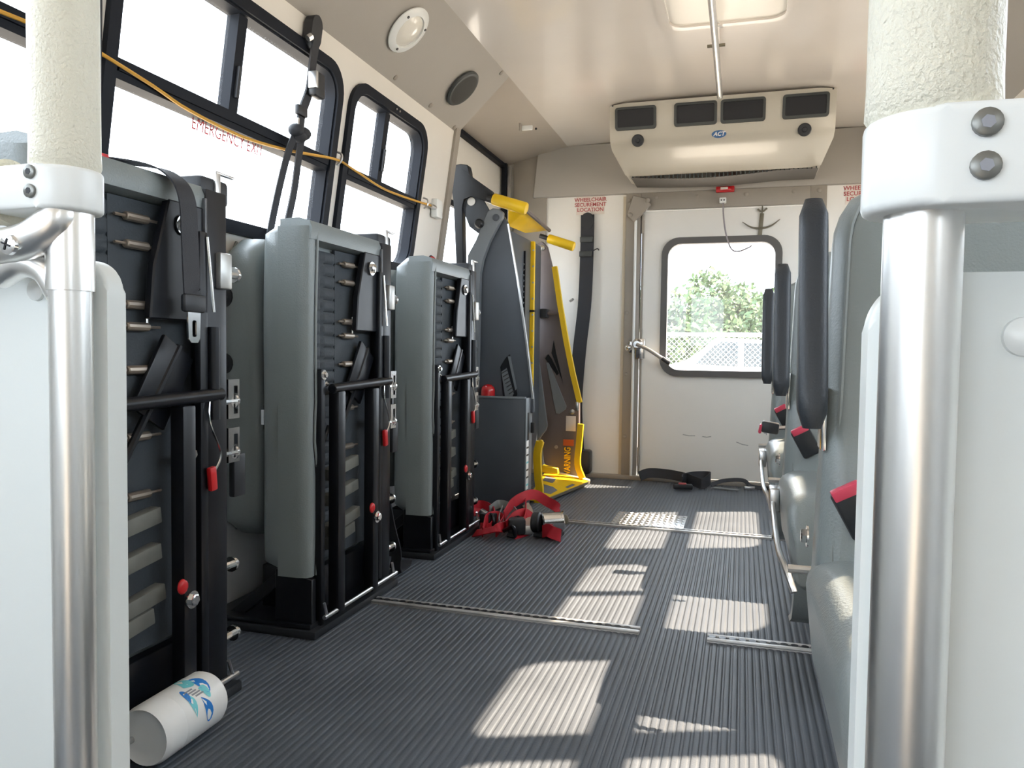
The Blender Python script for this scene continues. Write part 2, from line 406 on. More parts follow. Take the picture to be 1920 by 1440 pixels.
# rear wall with door opening
DX0, DX1, DZ1 = -.585, .335, 1.575
WX0, WX1, WZ0, WZ1 = -.462, .200, .612, 1.412
mb = MB()
mb.holes([(-1.45, -.05), (1.12, -.05), (1.12, 2.0), (-1.45, 2.0)], [[(DX0, .012), (DX1, .012), (DX1, DZ1), (DX0, DZ1)]], lambda u, v, d: V((u, YR, v)))
struct(mb.build('wall_rear', WALLW), 'white rear wall panel')
mb = MB()
for x0, x1, z0, z1 in ((-.672, DX0, 0, 1.672), (DX1, DX1+.085, 0, 1.672), (DX0, DX1, DZ1, 1.672)): mb.box(x0, x1, YR-.022, YR+.03, z0, z1, .003)
struct(mb.build('trim_9', TRIM), 'grey metal frame round the rear door')
t9 = bpy.data.objects['trim_9']
for x, z in ((-.655, .25), (-.655, .62), (-.655, .98), (-.655, 1.635), (-.27, 1.64), (.0, 1.64), (.25, 1.645), (.38, 1.645), (-.50, 1.645)):
    MB().lathe([(.012, 0), (.012, .003), (.006, .006)], (x, YR-.022, z), (0, -1, 0), 12).build('screw_cap', TRIM, t9)
# header over the door (rear cove)
mb = MB(); mb.prism([(-1.235, YR-.03, 1.672), (.95, YR-.03, 1.672), (.92, YR-.05, 1.965), (-1.20, YR-.05, 1.965)], (0, .06, 0), .003)
struct(mb.build('trim_10', COVE), 'grey header panel across the rear wall')
mb = MB(); mb.box(-1.362, -1.155, YR-.02, YR+.01, 0, 1.93, .003); struct(mb.build('trim_11', TRIM), 'grey rear corner post behind the lift')
mb = MB(); mb.box(-1.1, 1.0, YR-.05, YR, -.004, .022, .004); struct(mb.build('baseboard_rear', TRIM))
mb = MB(); mb.box(-.69, -.672, YR-.012, YR, .02, 1.66, .002); struct(mb.build('trim_12', RUST), 'rust stained edge strip beside the rear door frame')

door = struct(link('door_1', None), 'white rear emergency door with a window')
fr = lambda u, v, d: V((u, YR+d, v))
MB().holes([(DX0+.004, .022), (DX1-.004, .022), (DX1-.004, DZ1-.004), (DX0+.004, DZ1-.004)], [rrect(WX0+.02, WX1-.02, WZ0+.02, WZ1-.02, .075)], fr, .035).build('door_leaf', WALLW, door)
MB().holes(rrect(WX0, WX1, WZ0, WZ1, .10, 8), [rrect(WX0+.037, WX1-.037, WZ0+.037, WZ1-.037, .075, 8)], lambda u, v, d: V((u, YR-.018+d, v)), .05).build('window_gasket', mat('gasket_grey', c8(92, 90, 88), .55), door)
MB().holes(rrect(WX0+.03, WX1-.03, WZ0+.03, WZ1-.03, .08, 6), [], lambda u, v, d: V((u, YR+.01, v))).build('pane', GLR, door)
mb = MB(); mb.cyl((-.612, YR-.036, .02), (-.612, YR-.036, 1.55), .008, 10); mb.build('lock_rod', WPL, door)
mb = MB(); mb.box(-.578, -.566, YR-.014, YR, .04, 1.52, .003); mb.build('edge_strip', TRIM, door)
for x, z in ((-.573, 1.50), (-.573, .14)): MB().cyl((x, YR-.02, z-.06), (x, YR-.02, z+.05), .007, 10).build('hinge_pin', TRIM, door)
lt = MB().box(-.600, -.545, YR-.045, YR-.001, .71, .83, .006).build('latch_body', CHR, door)
MB().lathe([(.030, 0), (.032, .012), (.02, .022)], (-.588, YR-.045, .795), (0, -1, 0), 20).build('latch_boss', CHR, lt)
MB().tube(bez([(-.59, YR-.068, .795), (-.52, YR-.075, .765), (-.44, YR-.08, .715), (-.405, YR-.082, .693)]), .011, 10, scale=None).build('latch_handle', ALU, lt)
MB().tube(bez([(-.44, YR-.08, .717), (-.41, YR-.082, .696), (-.395, YR-.083, .688)]), .0125, 10).build('handle_grip', BLKP, lt)
mb = MB(); mb.box(-.64, -.60, YR-.04, YR-.02, .74, .815, .006); mb.ball((-.64, YR-.04, .775), .022); mb.build('latch_keeper', CHR, lt)
mb = MB(); mb.prism([(-.665, YR-.045, 1.55), (-.63, YR-.045, 1.66), (-.56, YR-.045, 1.64), (-.525, YR-.045, 1.60), (-.62, YR-.045, 1.50)], (0, .022, 0), .004); mb.build('corner_bracket', TRIM, door)
for x, z in ((-.645, 1.545), (-.545, 1.625)): MB().lathe([(.014, 0), (.014, .006), (.007, .01)], (x, YR-.046, z), (0, -1, 0), 12).build('bracket_bolt', TRIM, door)
SCF = mat('scuff', c8(176, 176, 172), .6)
for x0, z0, x1, z1 in ((-.32, .275, -.25, .27), (-.21, .268, -.16, .27), (-.02, .245, .045, .228)):
    MB().ribbon([(x0, YR-.0005, z0), ((x0+x1)/2, YR-.0005, (z0+z1)/2-.004), (x1, YR-.0005, z1)], .005, .0006, (0, 0, 1)).build('scuff_mark', SCF, door)

def rebase(root, base):
    """move a thing's origin to its base, geometry stays where it is"""
    base = V(base); done = set()
    def rec(o):
        for ch in [c for c in bpy.data.objects if c.parent == o]:
            if ch.data and ch.data.name not in done:
                done.add(ch.data.name); ch.data.transform(Matrix.Translation(-base))
            rec(ch)
    rec(root)
    if root.data: root.data.transform(Matrix.Translation(-base))
    root.location = base
    return root
def copy_tree(o, parent=None):
    c = o.copy(); COL.objects.link(c); c.parent = parent
    for ch in [x for x in bpy.data.objects if x.parent == o]: copy_tree(ch, c)
    return c

# ------------------------------------------------------------------ folded seats along the left wall
def make_folded_seat():
    t = thing('folded_seat', '', 'seat', group='folded grey vinyl seats along the left wall')
    # seat cushion tipped up on its edge: local x<0 towards the wall, y along the bus, z up
    mb = MB(); rings = []
    for k in range(25):
        s = k/24; z = .147+(1.083-.147)*s
        e = min(1, min(s, 1-s)/.055); e = math.sqrt(max(0, 1-(1-e)**2)); e = .72+.28*e
        bul = .010*math.sin(math.pi*s)+.004*math.sin(9*s+1)
        hx, hy = .053*e+bul*.4, .236*e
        cx, cy = -.094, .238
        pinch = .010*math.exp(-((s-.42)/.05)**2)
        rings.append([(cx+a, cy+b+(pinch if b < -.1 and a > 0 else 0), z) for a, b in rrect(-hx, hx, -hy, hy-.012, .045*e+.006, 5)])
    mb.loft(rings)
    cu = mb.build('seat_cushion', VIN, t, 60)
    # vinyl wrap folded round the edge on to the underside
    mb = MB(); rings = []
    for k in range(19):
        s = k/18; z = .155+.905*s; wob = .006*math.sin(7*s)-.012*math.exp(-((s-.40)/.07)**2)
        rings.append([(-.085, .0015, z), (-.03, .002, z), (-.004, .008, z), (.004, .020, z), (.002, .036+wob, z), (-.026, .040+wob, z), (-.085, .040+wob, z)])
    mb.loft(rings); mb.build('wrapped_edge', VIN, cu, 50)
    mb = MB(); pts = [(.004, .030+.006*math.sin(7*k/18)-.012*math.exp(-((k/18-.40)/.07)**2)+.012, .155+.905*k/18) for k in range(19)]
    mb.tube(pts, .0035, 6); mb.build('piping', PIPE, cu)
    mb = MB(); mb.loft([[(-.085, y, 1.080), (-.03, y, 1.082), (.0, y, 1.074), (.008, y, 1.055), (.004, y, 1.028), (-.028, y, 1.022), (-.085, y, 1.022)] for y in (.012, .03, .2, .38, .40)]); mb.build('wrapped_top', VIN, cu, 50)
    # underside: quilted pad, sheet, springs
    mb = MB()
    def q(u, v):
        y, z = .040+.15*u, .17+.84*v
        a = abs(math.sin(math.pi*v*26)); b = min(1, abs(math.sin(math.pi*u*2))*4)
        return (-.030+.006*min(1, a*2.2)*b, y, z)
    mb.grid(q, 16, 130); mb.build('spring_pad', PAD, t, 60)
    MB().box(-.034, -.026, .185, .43, .17, 1.02).build('pan_sheet', PAD, t)
    for z in (.985, .935, .825, .785, .705, .58, .47):
        s = MB(); s.cyl((-.016, .215, z), (-.016, .27, z), .0085, 10, .002); s.cyl((-.016, .19, z), (-.016, .30, z), .003, 6); s.build('spring', SPR, t)
    MB().cyl((-.016, .268, .79), (-.016, .268, .84), .0025, 6).build('spring_wire', CHR, t)
    for z0, y0, y1 in ((.415, .12, .29), (.345, .12, .29), (.262, .12, .30), (.225, .12, .27)):
        MB().box(-.03, -.004, y0, y1, z0-.016, z0+.016, .003, rot=R3('X', 7)).build('slat', SLAT, t)
    MB().box(-.028, -.008, .06, .11, .33, .36, .003).build('slat', SLAT, t)
    # folding frame
    fr = MB()
    fr.box(-.006, .020, .040, .060, .02, .695, .003); fr.build('hinge_post', BLKS, t)
    MB().hexb((.020, .050, .68), (1, 0, 0), .009, .008).build('bolt', CHR, t)
    MB().hexb((.012, .075, .655), (1, 0, 0), .005, .006).build('bolt', CHR, t)
    MB().box(.006, .038, .098, .136, .035, .635, .004).build('leg', BLKS, t)
    MB().box(.006, .038, .300, .336, .035, .635, .004).build('leg', BLKS, t)
    MB().cyl((.024, .085, .643), (.024, .43, .652), .013, 14, .002).build('cross_bar', BLKS, t)
    MB().box(-.012, -.002, .25, .345, .60, .76, .003, rot=R3('X', -32)).build('gusset', BLKS, t)
    MB().cyl((-.006, .17, .50), (-.006, .34, .75), .008, 8).build('diagonal_brace', BLKS, t)
    MB().cyl((.0, .04, .44), (.0, .11, .54), .006, 8).build('diagonal_brace', BLKS, t)
    # upright post at the far side, hinge plate and linkage
    po = MB(); po.box(-.035, .012, .40, .465, .035, 1.07, .004); po.box(.004, .020, .372, .395, .05, .98, .003); po.build('upright_post', BLKS, t)
    MB().box(.0, .014, .395, .402, .05, 1.05, .002).build('post_rib', mat('steel_edge', c8(120, 124, 130), .3, .8) if 'steel_edge' not in bpy.data.materials else bpy.data.materials['steel_edge'], t)
    MB().prism([(-.010, .25, .80), (-.010, .40, .80), (-.010, .40, 1.03), (-.010, .30, 1.03), (-.010, .26, .90)], (.018, 0, 0), .003).build('hinge_plate', BLKS, t)
    MB().hexb((.010, .335, .985), (1, 0, 0), .014, .010).build('bolt', CHR, t)
    MB().cyl((.022, .39, .97), (.026, .405, .82), .003, 6).build('release_cable', CHR, t)
    MB().cyl((.020, .412, .79), (.020, .412, .60), .012, 12).build('gas_strut', BLKS, t)
    MB().tube(bez([(.02, .40, .66), (.03, .385, .60), (.03, .42, .53), (.028, .40, .49)]), .0025, 6).build('release_cable', CHR, t)
    for z, L in ((.905, .055), (.632, .05), (.52, .05), (.275, .045), (.12, .05)):
        b = MB(); b.cyl((.0, .395, z), (.0, .395+L+.065, z), .009, 10); b.lathe([(.017, 0), (.017, .006), (.011, .006), (.011, .016)], (.0, .465+L-.02, z), (0, 1, 0), 12)
        b.hexb((.0, .398, z), (0, -1, 0), .010, .010); b.build('pivot_bolt', CHR, t)
    MB().box(-.030, .024, .430, .468, .87, .945, .004).build('pivot_block', mat('zinc', (.5, .5, .48, 1), .38, .8) if 'zinc' not in bpy.data.materials else bpy.data.materials['zinc'], t)
    for z0, z1 in ((.595, .68), (.50, .575)):
        c = MB(); f = lambda u, v, d: V((.006, u, v))
        c.holes([(.474, z0), (.512, z0), (.512, z1), (.474, z1)], [[(.492, z0+.010), (.506, z0+.010), (.506, z1-.014), (.492, z1-.014)]], lambda u, v, d: V((-.002+d, u, v)), .010)
        c.build('steel_bracket', CHR, t)
    MB().box(-.012, .004, .500, .540, .42, .515, .004).build('latch_cover', BLKP, t)
    MB().hexb((.040, .318, .255), (1, 0, 0), .012, .010).build('bolt', CHR, t)
    MB().hexb((.010, .352, .535), (1, 0, 0), .010, .010).build('bolt', CHR, t)
    MB().ball((.034, .300, .285), .014, 12, (.5, 1, 1.1)).build('release_knob', RED, t)
    r = MB(); r.box(.022, .034, .385, .405, .455, .505, .004, rot=R3('X', 6)); r.build('release_tab', RED, t)
    MB().box(-.13, .0, .40, .49, 1.045, 1.10, .010).build('top_bracket', BLKP, t)
    h = MB(); h.box(-.004, .006, .44, .455, 1.03, 1.115, .002); h.box(-.004, .006, .44, .50, 1.108, 1.114, .002); h.build('hook_plate', ALU, t)
    # pedestal and base
    MB().box(-.30, .030, -.008, .49, 0, .022, .004).build('base_plate', BLKP, t)
    MB().box(-.30, .012, .0, .48, .022, .035, .003).build('base_channel', BLKS, t)
    pd = MB(); pd.prism([(-.10, .012, .03), (.010, .012, .03), (.010, .012, .15), (-.10, .012, .17)], (0, .02, 0), .002); pd.prism([(-.26, .03, .03), (-.21, .03, .03), (-.04, .03, .17), (-.09, .03, .17)], (0, .02, 0), .002); pd.build('pedestal', BLKS, t)
    MB().box(-.20, -.03, .10, .44, .03, .15, .004).build('pedestal_box', BLKS, t)
    MB().cyl((.032, .035, .046), (.032, .47, .046), .006, 10).build('base_rod', ALU, t)
    MB().cyl((.032, .05, .045), (.032, .035, .085), .004, 8).build('rod_pin', ALU, t); MB().cyl((.032, .455, .045), (.032, .44, .085), .004, 8).build('rod_pin', ALU, t)
    # backrest folded flat against the cushion on the wall side
    mb = MB(); rings = []
    for k in range(23):
        s = k/22; z = .232+(1.045-.232)*s
        e = min(1, min(s, 1-s)/.10); e = math.sqrt(max(0, 1-(1-e)**2)); ex = .80+.20*e; ey = .74+.26*e
        b1 = .006*math.sin(5*s)+.007*math.exp(-((s-.57)/.03)**2)*-1
        hx, hy = (.063+b1)*ex, .215*ey
        rings.append([(-.238+a, .262+b, z) for a, b in rrect(-hx, hx, -hy, hy, .042*ex, 5)])
    mb.loft(rings); bk = mb.build('backrest', VIN, t, 60)
    mb = MB(); pts = [(-.288, .060+.05*abs(a)**6, .64+.40*a) for a in [x/12 for x in range(-12, 13)]]
    mb.tube(pts, .004, 6); mb.build('piping', PIPE, bk)
    MB().box(-.152, -.140, .035, .055, .53, .60, .004).build('side_latch', BLKP, bk)
    MB().box(-.155, -.143, .03, .04, .545, .585, .001).build('latch_plate', CHR, bk)
    MB().lathe([(.028, 0), (.028, .012), (.02, .018)], (-.278, .062, .885), (-.3, -1, 0), 14).build('arm_pivot_cap', BLKP, bk)
    MB().lathe([(.028, 0), (.028, .012), (.02, .018)], (-.278, .062, .705), (-.3, -1, 0), 14).build('arm_pivot_cap', BLKP, bk)
    return t
fs = make_folded_seat()
SEATS = [(.925, 'folded grey vinyl seat behind the steel pole with a seat belt hanging over it'),
         (1.72, 'folded grey vinyl seat in the middle of the three on the left wall'),
         (2.515, 'folded grey vinyl seat nearest the lift with a red straps pile at its foot')]
for i, (y, lab) in enumerate(SEATS):
    o = fs if i == 0 else copy_tree(fs)
    o.location = (-1.06, y, 0); o['label'] = lab

# seat belt draped over the first folded seat
t = thing('seat_belt', 'black lap belt with metal tongue hanging over the nearest folded seat', 'seat belt')
pa = bez([(-1.22, 1.10, 1.07), (-1.16, 1.13, 1.088), (-1.08, 1.195, 1.088), (-1.04, 1.225, 1.07), (-1.02, 1.235, 1.03), (-1.018, 1.24, .95), (-1.016, 1.243, .86), (-1.016, 1.246, .845)])
MB().ribbon(pa, .046, .003, (0, 1, 0)).build('webbing', BWEB, t)
MB().box(-1.022, -1.008, 1.216, 1.276, .815, .85, .006).build('tongue_cover', BLKP, t)
f = lambda u, v, d: V((-1.016+d, u, v))
MB().holes([(1.228, .815), (1.264, .815), (1.262, .765), (1.256, .757), (1.236, .757), (1.230, .765)], [rrect(1.240, 1.252, .768, .800, .004, 3)], f, .003).build('tongue', CHR, t)
rebase(t, (-1.02, 1.24, .757))
# black shoulder belt guide by the pole
t = thing('shoulder_belt', 'black shoulder belt hanging from its guide behind the grab pole', 'seat belt')
bx = at(190, 330, x=-1.12)
MB().ribbon(bez([at(176, 300, x=-1.12), at(180, 150, x=-1.16), at(182, 20, x=-1.2), at(182, -60, x=-1.22)]), .022, .003, (0, 1, 0)).build('webbing', BWEB, t)
MB().box(bx.x-.02, bx.x+.01, bx.y-.06, bx.y+.015, bx.z-.06, bx.z+.035, .012).build('guide_cover', BLKP, t)
MB().box(bx.x-.02, bx.x+.004, bx.y-.05, bx.y+.02, bx.z-.20, bx.z-.05, .012).build('retractor_cover', BWEB, t)
MB().box(bx.x+.008, bx.x+.014, bx.y-.012, bx.y+.004, bx.z+.03, bx.z+.038, .001).build('red_button', RED, t)
rebase(t, (bx.x, bx.y, bx.z-.2))

t = thing('loose_strap', 'short black strap hanging to the floor behind the middle folded seat', 'strap')
MB().ribbon(bez([(-1.10, 2.235, .34), (-1.085, 2.255, .20), (-1.075, 2.29, .09), (-1.085, 2.31, .02), (-1.10, 2.40, .008), (-1.12, 2.46, .006)]), .05, .003, (1, -.5, 0)).build('webbing', BWEB, t)
rebase(t, (-1.09, 2.3, 0))
# ------------------------------------------------------------------ white canister on the floor
A, B = at(268, 1384, z=.056), at(388, 1305, z=.056)
ax = (B-A).normalized(); L = (B-A).length
t = thing('wipes_canister', 'white plastic canister with blue drops lying on the floor by the pole', 'canister')
MB().lathe([(.030, .006), (.044, .004), (.050, 0), (.053, .006), (.0545, .012), (.0545, .05), (.0535, .052), (.0545, .056), (.0545, L-.012), (.050, L-.003), (.02, L-.006)], A, ax, 40).build('body', WHT, t)
MB().lathe([(.001, .0065), (.031, .0065), (.031, .008)], A, ax, 32).build('base_recess', GREYP, t)
side = V((0, 0, 1)).cross(ax).normalized()
def on_can(u, th, r=.0549):
    u *= L/.345     # u along axis, th angle from top towards the aisle
    rad = (V((0, 0, 1))*math.cos(th)-side*math.sin(th)) if side.x < 0 else (V((0, 0, 1))*math.cos(th)+side*math.sin(th))
    return A+ax*u+rad*r
def decal(name, m, u0, t0, pts):
    mb = MB(); c = on_can(u0, t0, .0551); ring = [on_can(u0+a, t0+b, .0551) for a, b in pts]
    vs = [mb.bm.verts.new(p) for p in ring]; cv = mb.bm.verts.new(c)
    for i in range(len(vs)): mb.bm.faces.new((vs[i], vs[(i+1) % len(vs)], cv))
    mb.build(name, m, t)
def drop(sz, rot=0):
    p = []
    for k in range(20):
        a = 2*math.pi*k/20; x = sz*math.sin(a)*math.sin(a/2)**1.3; y = sz*math.cos(a)
        x, y = x*math.cos(rot)-y*math.sin(rot), x*math.sin(rot)+y*math.cos(rot); p.append((x, y/.0545))
    return p
decal('blue_drop', BLUEP, .245, .35, drop(.030, 2.4)); decal('cyan_drop', CYANP, .235, .72, drop(.020, 2.0))
decal('blue_drop', BLUEP, .150, .62, drop(.018, .4)); decal('cyan_drop', CYANP, .155, 1.0, drop(.022, .2))
decal('cyan_drop', BLUEP, .215, 1.3, drop(.028, 2.6)); decal('cyan_drop', CYANP, .205, .05, drop(.030, 1.2))
for k in range(4): decal('print_line', GREYP, .175+.01*k, .45+.10*k, [(-.022, -.03), (.022, -.03), (.022, .03), (-.022, .03)])
rebase(t, (A.x, A.y, 0))

# ------------------------------------------------------------------ L-tracks and tread plate in the floor
def track(x0, x1, y, y1, lab):
    t = thing('floor_track', lab, 'track', group='aluminium tie-down tracks in the floor')
    n = int((x1-x0)/.0254); dy = (y1-y)
    mb = MB()
    mb.box(x0, x1, y-.024, y+.022, -.003, .0022, .001)
    mb.box(x0, x1, y-.024, y-.007, .002, .0080, .002); mb.box(x0, x1, y+.007, y+.020, .002, .0080, .002)
    mb.build('track_body', TRK_ALU, t)
    sl = MB(); sl.box(x0+.004, x1-.004, y-.0068, y+.0068, .0022, .003)
    for k in range(n): sl.lathe([(.0095, .0078), (.0095, .0083)], (x0+.013+k*.0254, y, 0), (0, 0, 1), 10)
    sl.build('track_slot', BLKS, t)
    rebase(t, ((x0+x1)/2, y, 0)); t.rotation_euler.z = math.atan2(dy, x1-x0)
track(-1.055, -.245, 2.048, 2.048, 'aluminium tie-down track starting at the middle folded seat')
track(-.070, .75, 2.060, 2.075, 'short aluminium tie-down track running under the near right seat')
track(-.74, .90, 3.270, 3.255, 'thin aluminium tie-down track crossing the floor by the tread plate')
t = thing('tread_plate', 'shiny aluminium diamond tread plate set in the floor', 'plate')
MB().box(-.535, -.222, 3.292, 3.570, -.002, .003, .001).build('plate', ALU, t)
mb = MB()
for i in range(13):
    for j in range(12):
        a = 45 if (i+j) % 2 else -45
        mb.box(-.525+i*.0245-.009, -.525+i*.0245+.009, 3.303+j*.0232-.003, 3.303+j*.0232+.003, .0025, .0045, .001, 1, R3('Z', a))
o = mb.build('tread_lugs', ALU, t); o['kind'] = 'stuff'
rebase(t, (-.38, 3.43, 0))

# ------------------------------------------------------------------ grab poles and modesty panels at the front
def clamp(t, x, y, z0, z1, x1, sgn):
    """two-bolt plastic clamp joining pole and padded cross bar; x1 = far end"""
    mb = MB(); rr = .030
    pts = []
    for k in range(13):
        a = math.radians(90+180*k/12); pts.append((x+sgn*-0+rr*math.cos(a)*(1 if sgn > 0 else -1), y+rr*math.sin(a)))
    pts += [(x1, y-rr), (x1, y+rr)] if True else []
    poly = [(p[0], p[1], z0) for p in pts]
    mb.prism(poly, (0, 0, z1-z0), .004, 3)
    return mb.build('clamp', WPL, t, 50)
LX, LY = -.567, .538
t = thing('grab_pole', 'steel grab pole with cream padded top at the left edge', 'pole')
MB().cyl((LX, LY, 0), (LX, LY, .80), .0175, 28).build('lower_tube', STEEL, t)
MB().lathe([(.0195, 0), (.0195, .125), (.0185, .128)], (LX, LY, .797), (0, 0, 1), 28).build('tee_sleeve', STEEL, t)
MB().tube(bez([(LX-.001, LY-.006, .872), (LX-.002, LY-.012, .856), (LX-.02, LY-.016, .842), (LX-.05, LY-.014, .836), (LX-.09, LY-.014, .834), (LX-.20, LY-.014, .820)]), .0165, 20).build('tee_arm', STEEL, t)
MB().lathe([(.0185, 0), (.0185, .012)], (LX-.058, LY-.014, .8355), (-1, 0, -.02), 24).build('arm_collar', STEEL, t)
MB().tube(bez([(LX-.075, LY-.005, .812), (LX-.045, LY-.006, .822), (LX-.022, LY-.004, .815), (LX-.008, LY-.002, .795)]), .013, 16).build('elbow_fillet', STEEL, t)
sb = MB().lathe([(.009, 0), (.0085, .003), (.005, .0045)], (LX-.030, LY-.032, .834), (0, -1, 0), 18).build('tee_screw', CHR, t)
for a in (0, 90): MB().box(LX-.030-.005, LX-.030+.005, LY-.0372, LY-.0362, .834-.0008, .834+.0008, rot=R3('Y', a+20)).build('screw_slot', BLKS, sb)
MB().lathe([(.0265, 0), (.0285, .006), (.028, .02), (.028, .60)], (LX-.004, LY, at(93, 303, y=LY-.03).z-.002), (0, 0, 1), 32).build('padded_sleeve', CREAM, t)
cl = clamp(t, LX-.004, LY, at(93, 388, y=LY-.03).z, at(93, 303, y=LY-.03).z, LX-.068, -1)
for z in (at(57, 322, y=LY-.03).z, at(57, 358, y=LY-.03).z):
    BXL = at(57, 340, y=LY-.03).x
    MB().lathe([(.0058, 0), (.0058, .002), (.005, .0025)], (BXL, LY-.030, z), (0, -1, 0), 18).build('clamp_bolt', ZB2, cl); MB().lathe([(.0028, 0), (.0028, .0004)], (BXL, LY-.0324, z), (0, -1, 0), 6).build('hex_socket', BLKS, cl)
MB().cyl((LX-.064, LY, .886), (LX-.5, LY, .872), .029, 28).build('padded_bar', CREAM, t)
rebase(t, (LX, LY, 0))
t = thing('modesty_panel', 'white partition panel with round cap beside the left grab pole', 'panel')
MB().prism([(p[0], LY+.022, p[1]) for p in rrect(-1.30, -.549, .02, .828, .03, 6)], (0, .022, 0), .009, 4).build('panel_board', PANEL, t, 50)
MB().lathe([(.0098, 0), (.0095, .003), (.006, .006), (.001, .007)], (-.629, LY+.022, .80), (0, -1, 0), 24).build('bolt_cap', WPL, t)
rebase(t, (-.92, LY+.03, .02))

RX, RY = .0815, .412
t = thing('grab_pole', 'steel grab pole with cream padded top at the right edge', 'pole')
MB().cyl((RX, RY, 0), (RX, RY, .83), .0175, 28).build('lower_tube', STEEL, t)
MB().lathe([(.0265, 0), (.0295, .005), (.029, .02), (.029, .60)], (RX+.002, RY, at(1780, 192, y=RY-.03).z-.002), (0, 0, 1), 32).build('padded_sleeve', CREAM, t)
cl = clamp(t, RX+.002, RY, at(1720, 384, y=RY-.03).z, at(1780, 192, y=RY-.03).z, RX+.10, 1)
for z in (at(1850, 230, y=RY-.03).z, at(1848, 311, y=RY-.03).z):
    BXR = at(1849, 270, y=RY-.03).x
    MB().lathe([(.0062, 0), (.0062, .002), (.0052, .0026)], (BXR, RY-.030, z), (0, -1, 0), 18).build('clamp_bolt', ZB2, cl); MB().lathe([(.003, 0), (.003, .0004)], (BXR, RY-.0325, z), (0, -1, 0), 6).build('hex_socket', GREYP, cl)
MB().cyl((RX+.095, RY, .845), (RX+.8, RY, .845), .029, 28).build('padded_bar', CREAM, t)
rebase(t, (RX, RY, 0))
t = thing('modesty_panel', 'white partition panel with round cap beside the right grab pole', 'panel')
MB().prism([(p[0], RY+.022, p[1]) for p in rrect(.062, 1.0, .02, .792, .03, 6)], (0, .022, 0), .009, 4).build('panel_board', PANEL, t, 50)
MB().lathe([(.0098, 0), (.0095, .003), (.006, .006), (.001, .007)], (.132, RY+.022, .760), (0, -1, 0), 24).build('bolt_cap', WPL, t)
rebase(t, (.5, RY+.03, .02))

